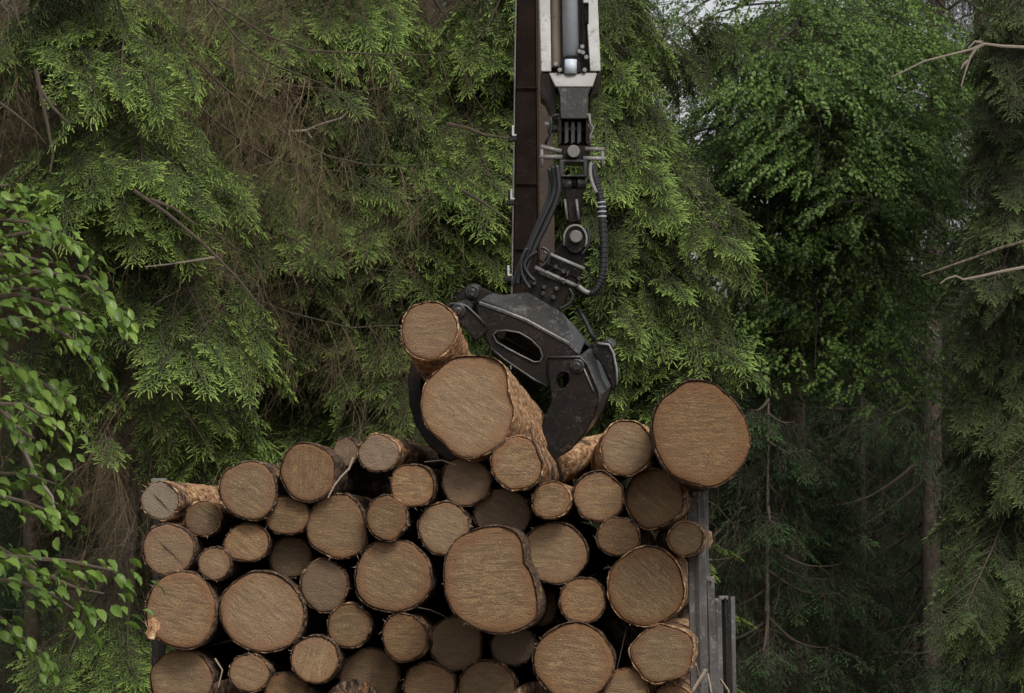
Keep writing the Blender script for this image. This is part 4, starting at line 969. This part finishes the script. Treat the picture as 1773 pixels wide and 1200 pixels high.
# ------------------------------------------------------------------ near trees
K = lambda **k: k
def randb(n, z0, z1, Lr, green, tone, az=(0, 6.283), droop=.35, **kw):
    def f(c):
        for i in range(n):
            z = z0 + (z1 - z0) * (i + c.r.random()) / n; L = Lr[0] + (Lr[1] - Lr[0]) * c.r.random(); a = az[0] + (az[1] - az[0]) * c.r.random()
            tip = (math.cos(a) * L, math.sin(a) * L, z - droop * L * (.5 + c.r.random()))
            bough(c, (0, 0, z), tip, green=green, tone=tone, r0=.010, width=.38, **kw)
    return f
def both(*fs):
    def g(c):
        for f in fs: f(c)
    return g
X = lambda px, Y: P(px, 900, Y).x
br = lambda px, py, Y, up=.7, **k: (px, py, Y, up, K(green=(.62, 1), dens=1.0, tone=.85, sag=-.14, curtain=.33, width=.40, **k))  # high tone puts the light on the outer fronds into needle colour
spruce(X(198, 24), 24, 17, .125, 'thick mossy trunked spruce at the left, its lit fringe hanging over the pale trunk',
       [br(110, 62, 22.3), br(238, 112, 22.0), br(60, 120, 23), br(160, 30, 22.5), br(215, 60, 22.6), br(175, 305, 22.2), br(250, 285, 22.0), br(322, 330, 22.2), br(120, 330, 22.6), br(262, 388, 22.2),
        br(368, 590, 22.1, .9), br(330, 560, 22.4, .8), br(345, 690, 22.4, .5), br(240, 520, 22.5), br(90, 640, 22.8), br(240, 1150, 22.7, .6), br(130, 1165, 22.8, .5), br(300, 760, 23, .9), br(395, 790, 22.6, .6)], 101,
       rand=both(randb(28, 4.5, 7.5, (1.0, 2.4), (2, 3), .3, az=(R(180), R(360)), droop=.5), randb(10, 4.2, 8, (1.6, 2.4), (.8, 1), .15)))  # low tone paints inner shade onto the random boughs
spruce(X(132, 30), 30, 18, .095, 'slender straight spruce trunk just left of the thick mossy one', [], 102, rand=randb(24, 4.3, 9, (1.2, 2.4), (.6, 1), .4), which='dull')
spruce(X(58, 27), 27, 15, .055, 'thin dark leaning spruce stem at the far left behind the beech leaves', [], 103, rand=randb(16, 4.4, 8, (1.0, 2.0), (.6, 1), .3), which='dull')
spruce(X(470, 27.5), 27.5, 18, .105, 'spruce with dead brown inner twigs standing left of the stubby top log',
       [br(300, 185, 25.2), br(362, 118, 25), br(420, 135, 25.1), br(330, 425, 25, .6), br(402, 485, 25, .6), br(505, 505, 25, .8), br(545, 325, 25, .6), br(310, 60, 25.2), br(360, 350, 24.9, .5), br(455, 40, 24.6), br(480, 90, 25), br(380, 20, 25), br(430, 215, 25, .6), br(395, 300, 24.6, .5), br(350, 270, 25, .5), br(515, 375, 24.6, .7), br(450, 350, 24.8, .6), br(560, 440, 25.1), br(620, 300, 25), br(500, 265, 25.2, .5),
        br(400, 790, 25.5, .6), br(450, 745, 25.5, .8), br(340, 215, 25.2, .6), br(470, 560, 25.4, .9), br(420, 660, 25.6, .8)], 104,
       rand=both(randb(54, 2., 8, (1.0, 2.6), (2, 3), .3, az=(R(170), R(350)), droop=.45), randb(7, 2.4, 8, (1.6, 2.6), (.7, 1), .15)))
spruce(X(700, 27), 27, 19, .11, 'spruce with wide green boughs between the left woods and the crane mast',
       [br(600, 60, 25), br(560, 20, 25), br(610, 205, 24.9, .7), br(545, 215, 25.2, .5), br(665, 245, 25, .6), br(770, 300, 24.8, .7), br(825, 305, 24.8, .9), br(700, 330, 24.9, .6), br(740, 430, 24.9, .8), br(865, 400, 25, 1.0), br(650, 470, 25, .7),
        br(600, 560, 25, .8), br(680, 600, 25.1, .9), br(620, 650, 25, .8), br(690, 725, 25, .8), br(560, 745, 25.2, .9), br(760, 230, 25.2, .6), br(850, 180, 25.4), br(870, 250, 25.3, .8), br(875, 90, 25.4), br(820, 110, 25.6), br(640, 400, 24.8), br(590, 490, 24.9), br(720, 520, 25.1), br(800, 480, 25.2, .9), br(690, 150, 25.4, .5), br(640, 740, 25.2, .7), br(580, 380, 24.8, .6), br(760, 590, 25.5)], 105,
       rand=both(randb(52, 2., 8, (1.0, 2.4), (2, 3), .3, az=(R(165), R(272)), droop=.5), randb(7, 2.6, 8, (1.6, 2.6), (.7, 1), .15)))
dr = lambda px, py, Y, up=1.4, **k: (px, py, Y, up, K(green=(.25, 1), dens=1.15, tone=.62, sag=-.16, curtain=.65, width=.27, **k))
spruce(X(985, 26), 26, 20, .12, 'tall light green spruce with hanging curtains right of the crane mast',
       [dr(995, 60, 24.8), dr(1025, 150, 24.9), dr(1020, 215, 24.6), dr(1095, 255, 24.6, 0.85), dr(1130, 335, 24.6, 0.85), dr(1235, 388, 24.5, 0.85), dr(1195, 345, 24.9, 0.85), dr(1070, 400, 24.4), dr(1150, 480, 24.5, 0.85), dr(1237, 595, 24.5, 0.85), dr(1190, 640, 24.6, 0.85),
        dr(1095, 560, 24.4, 0.85), dr(1050, 640, 24.5), dr(1037, 705, 24.7), dr(1060, 560, 24.4, 1.1), dr(1048, 300, 24.6, 1.0), dr(1110, 690, 24.8, 0.85), dr(1060, 120, 24.8, .9), dr(1060, 450, 24.5, 1.0), dr(1160, 570, 24.8, 0.85), dr(1125, 420, 24.9, 0.85), dr(1055, 300, 24.8, 1.2), dr(850, 60, 25.2, 1), dr(1025, 20, 25.2, 1)], 106,
       rand=both(randb(26, 2.4, 5.4, (.5, .9), (.3, 1), .3), randb(14, 5.4, 9, (.25, .45), (.3, 1), .3), randb(20, 2.2, 5.5, (.6, .9), (2, 3), .3)))

def beech(x, y, h, r0, label, targets, seed, extra=None):
    t = tree_root('beech_tree', x, y, label, 'tree'); o = bpy.data.objects.new('trunk', trunk_mesh('trunk', (x, y), h, r0, .03, M['trunk'])); link(o, t)
    c = Crown(seed); r = c.r; off = np.array(t.location)
    for px, py, Y, up, dn, tn in targets:
        tn = tn + r.normal() * .22; tip = np.array(P(px, py, Y)) - off; b = np.array([0, 0, tip[2] + up]); L = np.linalg.norm(tip - b)
        s_ = np.linspace(0, 1, 7)[:, None]; ax = b + (tip - b) * s_; ax[:, 2] += (.12 * L * np.sin(np.pi * s_))[:, 0]; ax += np.cumsum(r.normal(size=(7, 3)) * .02 * L, 0) * s_
        c.limb(ax, .013, .003); h_ = unit((tip - b) * [1, 1, .3]); sd_ = unit(np.cross(h_, [0, 0, 1.]))
        n = int(dn * L * 15)
        for i in range(n):
            q = .15 + .85 * r.random() ** .7; p = np.array([np.interp(q, s_[:, 0], ax[:, k]) for k in range(3)])
            w = .75 * math.sin(math.pi * (.15 + .75 * (1 - q) + .05)) * r.random(); s2 = r.choice([-1, 1]); e = p + sd_ * s2 * w + h_ * w * .5 + [0, 0, -.12 * w + r.normal() * .05]
            if w > .25 and r.random() < .3: c.limb([p, (p + e) / 2 + r.normal(size=3) * .04, e], .0035, .0015, 3)
            dd = unit(h_ * .7 + sd_ * s2 * r.random() + [0, 0, -.02 - .35 * r.random()])
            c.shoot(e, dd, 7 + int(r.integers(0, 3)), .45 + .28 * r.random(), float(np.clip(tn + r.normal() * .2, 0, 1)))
    c.to_gn('crown', 'bright', t, M['dark_twig']); return t
rb = random.Random(5); tg = []
for i in range(38):      # the bright dome
    a = rb.random(); px = 1320 + 290 * rb.random(); py = -30 + 400 * rb.random() ** .8
    if px > 1560 and py < 90: py += 120
    tg.append((px, py, 30 + 3.5 * rb.random(), .3 + .5 * rb.random(), 2.6, .75 - py / 900))  # tone drops downward: shade under the dome put into leaf colour
for i in range(44): tg.append((1250 + 330 * rb.random(), 330 + 360 * rb.random(), 30.5 + 3 * rb.random(), .4 + .5 * rb.random(), 2.0, .50))
for i in range(7): tg.append((1070 + 190 * rb.random(), -20 + 230 * rb.random(), 33 + 2 * rb.random(), .3 + .3 * rb.random(), .45, .2))  # low tone: dark silhouette against the sky put into leaf colour
for i in range(14): tg.append((1120 + 200 * rb.random(), 200 + 160 * rb.random(), 31.5 + 2 * rb.random(), .4, 1.4, .45))
beech(X(1385, 34), 34, 16, .12, 'round leafy beech with a bright green dome in the right half of the wood', tg, 201)

du = lambda px, py, Y, up=1.0, **k: (px, py, Y, up, K(green=(.3, 1), dens=1.0, tone=.55, sag=-.12, curtain=.6, width=.24, **k))
rs = random.Random(9)
t8 = spruce(X(1870, 30), 30, 20, .14, 'dull green spruce reaching in from the right edge with bare snags',
       [du((1700 if i < 11 else 1685) + 150 * rs.random(), 20 + i * 42 + 30 * rs.random(), 27.5 + 2 * rs.random(), .8 + .6 * rs.random()) for i in range(27)], 107, which='dull',
       rand=randb(30, 2, 8.5, (.5, .8), (.4, 1), .4))
def snag(par, lines, Y, w, m):
    inv = Matrix.Translation(-par.location)
    mb = MB()
    for L_ in lines:
        pts = [inv @ P(x, y, Y) for x, y in L_]; mb.tube(pts, [w * (1 - .65 * i / (len(pts) - 1)) for i in range(len(pts))], 6)
    o = mb.build('bare_branch', M[m]); o.parent = par; return o
snag(t8, [[(1850, 88), (1773, 82), (1735, 80), (1704, 76), (1680, 86), (1640, 96), (1600, 106), (1572, 120), (1543, 134)], [(1704, 76), (1690, 84), (1680, 100), (1672, 122), (1664, 150)], [(1700, 74), (1688, 72), (1676, 84)], [(1677, 105), (1668, 112), (1664, 120)]], 27.0, .012, 'pale_branch')['label'] = 'bare pale forked branch'
snag(t8, [[(1850, 455), (1773, 463), (1735, 470), (1700, 478), (1668, 484), (1655, 478), (1640, 482), (1628, 491)]], 27.2, .012, 'pale_branch')['label'] = 'bare pale branch stub'
snag(t8, [[(1850, 405), (1773, 418), (1730, 430), (1690, 445), (1640, 462), (1595, 478)]], 27.4, .014, 'trunk')['label'] = 'dark bare branch'

# dead sticks hanging in the left spruces
def stick(lines, Y, w, label, m='twig'):
    mb = MB()
    for L_ in lines: mb.tube([P(x, y, Y) for x, y in L_], [w * (1 - .6 * i / (len(L_) - 1)) for i in range(len(L_))], 6)
    o = mb.build('dead_branch', M[m]); tag(o, label, 'branch', 'dead branches hanging in the spruces'); return o
stick([[(62, 120), (72, 170), (82, 215), (92, 270), (86, 300)], [(66, 150), (90, 185), (120, 215)]], 21.8, .013, 'long dead branch hanging down at the far upper left')
stick([[(0, 178), (30, 200), (60, 225), (80, 250)]], 21.9, .008, 'thin grey dead branch slanting in from the left edge')
stick([[(20, -5), (30, 30), (42, 60)], [(0, 5), (22, 30)]], 22, .009, 'pale dead stick in the upper left corner')
stick([[(232, 330), (290, 370), (350, 420), (410, 480), (450, 530)], [(260, 345), (300, 360), (340, 390)]], 21.7, .011, 'long dead limb slanting below the left fringe')
stick([[(378, 445), (330, 452), (290, 458), (250, 462)]], 21.9, .007, 'pale straight twig beside the thick left trunk', 'pale_branch')
stick([[(500, 228), (530, 226), (555, 215), (590, 205), (605, 192)], [(530, 226), (540, 240)]], 24.0, .009, 'pale crooked dead branch left of the wide green boughs', 'pale_branch')
stick([[(775, 215), (810, 222), (840, 234), (885, 240)]], 24.3, .013, 'dark dead branch reaching the crane mast')
stick([[(800, 330), (835, 350), (860, 368), (884, 384)]], 24.3, .011, 'brown dead branch slanting down to the crane mast')
stick([[(400, 80), (405, 120), (425, 145), (450, 165), (485, 180)]], 24.4, .013, 'mossy crooked limb in the upper left spruce', 'dead')
stick([[(230, 795), (200, 812), (160, 830), (120, 838)]], 23.3, .016, 'dark limb crossing the slender trunk on the left')

# ------------------------------------------------------------------ trees copied for the deeper wood
def generic(seed, h, zl, n, Lmax, tone):
    c = Crown(seed)
    for i in range(n):
        f = (i + c.r.random()) / n; z = zl + (h - zl) * f; L = Lmax * (1 - .85 * f ** 1.2) * (.7 + .5 * c.r.random()) * (.75 if f < .08 else 1)
        a = c.r.random() * 6.283; tip = np.array([math.cos(a) * L, math.sin(a) * L, z - .30 * L * (.5 + c.r.random())])
        bough(c, (0, 0, z), tip, green=(.2, 1), dens=.40, tone=tone, sz=1.25, curtain=.55, width=.4, lo=True, r0=.02)
    for i in range(24):
        z = 1.5 + (zl - 1.5) * c.r.random(); L = .5 + 1.2 * c.r.random(); a = c.r.random() * 6.283
        c.limb([(0, 0, z), (math.cos(a) * L * .5, math.sin(a) * L * .5, z - .1 * L), (math.cos(a) * L, math.sin(a) * L, z - .35 * L)], .012, .002, 3)
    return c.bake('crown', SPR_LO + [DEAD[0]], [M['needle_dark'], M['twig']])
GEN = [generic(301, 19, 2.6, 66, 2.7, .3), generic(302, 16, 2.0, 62, 2.4, .4), generic(303, 5.5, .4, 46, 1.5, .35)]
TR = [None] * 0 + [trunk_mesh('trunk', (3, 4), 19, .13, .02, M['trunk_far'], n=10, k=20), trunk_mesh('trunk', (9, 2), 16, .11, .02, M['trunk_far'], n=10, k=20), trunk_mesh('trunk', (5, 7), 5.5, .045, .01, M['trunk_far'], n=8, k=10)]
def deep(x, y, v, s_, label, group, rot, sxy=1.0):
    t = tree_root('spruce_tree', x, y, label, 'tree', group); t.rotation_euler.z = rot; t.scale = (s_ * sxy, s_ * sxy, s_)
    for nm, me in (('trunk', TR[v]), ('crown', GEN[v])):
        o = bpy.data.objects.new(nm, me); link(o, t)
    return t
deep(X(1617, 42), 42, 0, 1.05, 'straight grey spruce trunk standing alone in the dark gap at the right', None, .4, .82)
deep(X(1700, 50), 50, 1, 1.1, 'tall spruce filling the gap between the beech dome and the right edge', None, 2.2)
DG = 'deep wood of dark spruces behind the load'
DL = 'dark slim spruce standing deeper in the wood'
rd = random.Random(21); cnt = 0
y = 35.
while y < 84:
    hw = .128 * y + 2.5; x = -hw + rd.random() * 2
    while x < hw:
        px = 886.5 + x / y * FPX
        yy = y + rd.random() * 2.4; v = int(rd.random() < .45); s_ = .85 + .35 * rd.random()
        if abs(px - 1617) < 50 + 1.7 / y * FPX and y < 42: x += 1.5; continue
        if abs(px - 1180) < 95 + 2.5 / yy * FPX and px > 1010:            # a gap of younger, lower trees where the sky shows
            zt = CAMZ + yy * math.tan(R(5.8)) - ground_z(yy); s_ = min(s_, zt / (19, 16)[v])
        if s_ > .2: deep(x, yy, v, s_, DL, DG, rd.random() * 6.28, 1.0); cnt += 1
        x += (2.6 + 1.4 * rd.random()) * (1 if y < 60 else 1.3)
    y += 3.4 if y < 60 else 5
YG_ = 'young dark spruces filling the understorey'
for i in range(62):
    y = 31 + 34 * rd.random(); x = (rd.random() * 2 - 1) * (.128 * y + 1.5); px = 886.5 + x / y * FPX
    if y < 45 and (abs(px - 1617) < 40 + 1.3 / y * FPX or px < 560): y = 48 + 10 * rd.random(); x = (px - 886.5) / FPX * y
    deep(x, y, 2, .7 + .5 * rd.random(), 'young dark spruce in the shade under the tall ones', YG_, rd.random() * 6.28)
for px, y, s_, lab in ((1330, 30, .75, 'bushy young spruce in the shade right behind the stakes'), (1440, 32, .7, 'young spruce with faint level boughs under the beech dome'), (1265, 31.5, .8, 'small young spruce peeping out beside the front stake'), (1775, 32, .6, 'young spruce low at the right edge of the wood')):
    deep(X(px, y), y, 2, s_, lab, None, px)
# ------------------------------------------------------------------ young beech reaching in from the left, every large leaf its own piece
LV = []
def big_leaf(r, L=.080, W=.044):
    """pointed beech leaf with a folded midrib and pleated side veins"""
    rows = 8; V = []; F = []; fold = .10 + .35 * r.random(); curl = .1 + .5 * r.random(); tw = r.normal() * .35
    for i in range(rows):
        t = i / (rows - 1); w = W * .5 * (math.sin(math.pi * t) ** .75 if 0 < t < 1 else .02)
        for j, q in enumerate((-1, -.5, 0, .5, 1)):
            z = abs(q) * w * fold * 2 - curl * L * t * t * .6 + (.0016 if (i + (abs(q) > .7)) % 2 else -.0010) * (q != 0)
            V.append((L * (t - .06 * abs(q) * (1 - t)), q * w, z + q * w * tw * t))
    for i in range(rows - 1):
        for j in range(4):
            a = i * 5 + j; F += [(a, a + 1, a + 6), (a, a + 6, a + 5)]
    return np.array(V), np.array(F)
for k in range(6):
    r = np.random.default_rng(400 + k); V, F = big_leaf(r)
    LV.append(mesh_np('leaf', V, F, M['leaf'], None, smooth=False, attrs={'tip': ('FLOAT', np.full(len(V), r.random())), 'tonep': ('FLOAT', np.full(len(V), .25 + .13 * k))}))
def sapling():
    Y0 = 15.5; bx = P(-260, 900, Y0).x
    t = tree_root('beech_sapling', bx, Y0, 'young beech with big glossy leaves reaching in at the left edge', 'tree', z=0)
    inv = Matrix.Translation(-t.location); r = np.random.default_rng(77)
    MB().tube([inv @ Vector((bx, Y0, 0)), inv @ Vector((bx + .05, Y0, 2.5)), inv @ Vector((bx, Y0, 6))], [.05, .035, .015], 10).build('trunk', M['trunk'], None).parent = t
    B = [  # (points, leaves per metre, spread)
     ([(-260, 420), (-60, 370), (20, 345), (60, 330)], 42), ([(-260, 560), (-40, 420), (60, 400), (140, 425)], 46), ([(-260, 620), (-60, 500), (60, 470), (150, 480), (210, 540)], 46),
     ([(-260, 640), (-60, 560), (60, 550), (130, 590), (165, 625)], 46), ([(-260, 700), (-80, 600), (0, 620), (70, 660), (120, 700)], 44), ([(-260, 760), (-60, 700), (40, 700), (100, 740)], 40),
     ([(-260, 760), (-40, 640), (20, 730), (60, 820), (90, 860), (98, 900)], 8), ([(-260, 880), (-60, 820), (0, 820), (50, 822), (95, 838)], 46), ([(-260, 900), (-60, 860), (0, 858), (45, 870), (85, 885)], 46),
     ([(-260, 1060), (-40, 960), (40, 966), (120, 972), (165, 982), (205, 990)], 44), ([(-260, 1080), (-40, 1000), (40, 1010), (90, 1030), (128, 1055)], 44), ([(-260, 1150), (-60, 1060), (0, 1070), (40, 1105), (70, 1130)], 40),
     ([(-260, 520), (-60, 450), (20, 440), (90, 455)], 44), ([(-260, 980), (-60, 930), (0, 950), (60, 985), (110, 1010), (140, 1020), (180, 1028)], 26),
     ([(-260, 600), (-60, 520), (30, 510), (100, 530), (150, 545)], 40), ([(-260, 500), (-60, 400), (0, 380), (50, 385), (90, 400)], 40), ([(-260, 640), (-80, 560), (-10, 600), (40, 640), (80, 650)], 40),
     ([(-260, 420), (-90, 340), (-20, 325), (15, 320)], 40), ([(-260, 740), (-90, 650), (-20, 690), (30, 740), (60, 760)], 34), ([(-260, 560), (-70, 480), (10, 500), (60, 500), (110, 510)], 40)]
    nl = 0; rest = Proto()
    for bi, (pp, dn) in enumerate(B):
        Yb = 14.6 + 1.2 * r.random()
        pts = [inv @ P(x, y, Yb) for x, y in pp]; pts[0] = inv @ Vector((bx, Y0, P(0, pp[0][1], Y0).z))
        b = MB(); b.tube(pts, [.011 * (1 - .8 * i / (len(pts) - 1)) + .002 for i in range(len(pts))], 6); bo = b.build('branch', M['pale_branch'] if bi == 6 else M['twig'], None); bo.parent = t
        seg = [(a, c) for a, c in zip(pts[1:-1], pts[2:])]
        for a, c in seg:
            n = max(2, int((c - a).length * dn * 2.6)); dv = (c - a).normalized(); sd_ = dv.cross(Vector((0, 0, 1))).normalized()
            for i in range(n):
                s2 = 1 if i % 2 else -1; tw = .03 + .13 * r.random() * (dn > 20)
                q = a.lerp(c, (i + r.random()) / n); e = q + sd_ * s2 * tw * .8 + dv * tw * .8 + Vector((0, 0, r.normal() * .03 - .02))
                d = (dv * .8 + sd_ * s2 * (.3 + .9 * r.random()) + Vector((0, -.3 * r.random(), -.05 - .75 * r.random() ** 1.5))).normalized()
                up = Vector((r.normal() * .35, r.normal() * .5 - .25, 1)).normalized(); yv = up.cross(d).normalized(); zv = d.cross(yv)
                s_ = .42 + .50 * r.random()
                if nl < 300:
                    o = bpy.data.objects.new('leaf', LV[int(r.integers(0, 6))]); link(o, bo)
                    o.matrix_local = Matrix.Translation(e) @ Matrix((d, yv, zv)).transposed().to_4x4() @ Matrix.Scale(s_, 4)
                    nl += 1
                else:
                    m_ = LV[int(r.integers(0, 6))]; Rm = np.array(Matrix((d, yv, zv)).transposed()); co = np.zeros(len(m_.vertices) * 3); m_.vertices.foreach_get('co', co)
                    fc = np.zeros(len(m_.polygons) * 3, int); m_.polygons.foreach_get('vertices', fc)
                    rest.add(co.reshape(-1, 3) @ Rm.T * s_ + np.array(e), fc.reshape(-1, 3), r.random(), 0)
    print('leaves', nl, [len(p_.F) for p_ in SPR + SPR_LO + DEAD + BEE])
    if rest.n:
        rest.done(); o = bpy.data.objects.new('leaves', mesh_np('leaves', rest.V, rest.F, M['leaf'], rest.m, smooth=True, attrs={'tip': ('FLOAT', rest.tip), 'tonep': ('FLOAT', np.full(len(rest.V), .5))})); link(o, t); o['kind'] = 'stuff'
sapling()
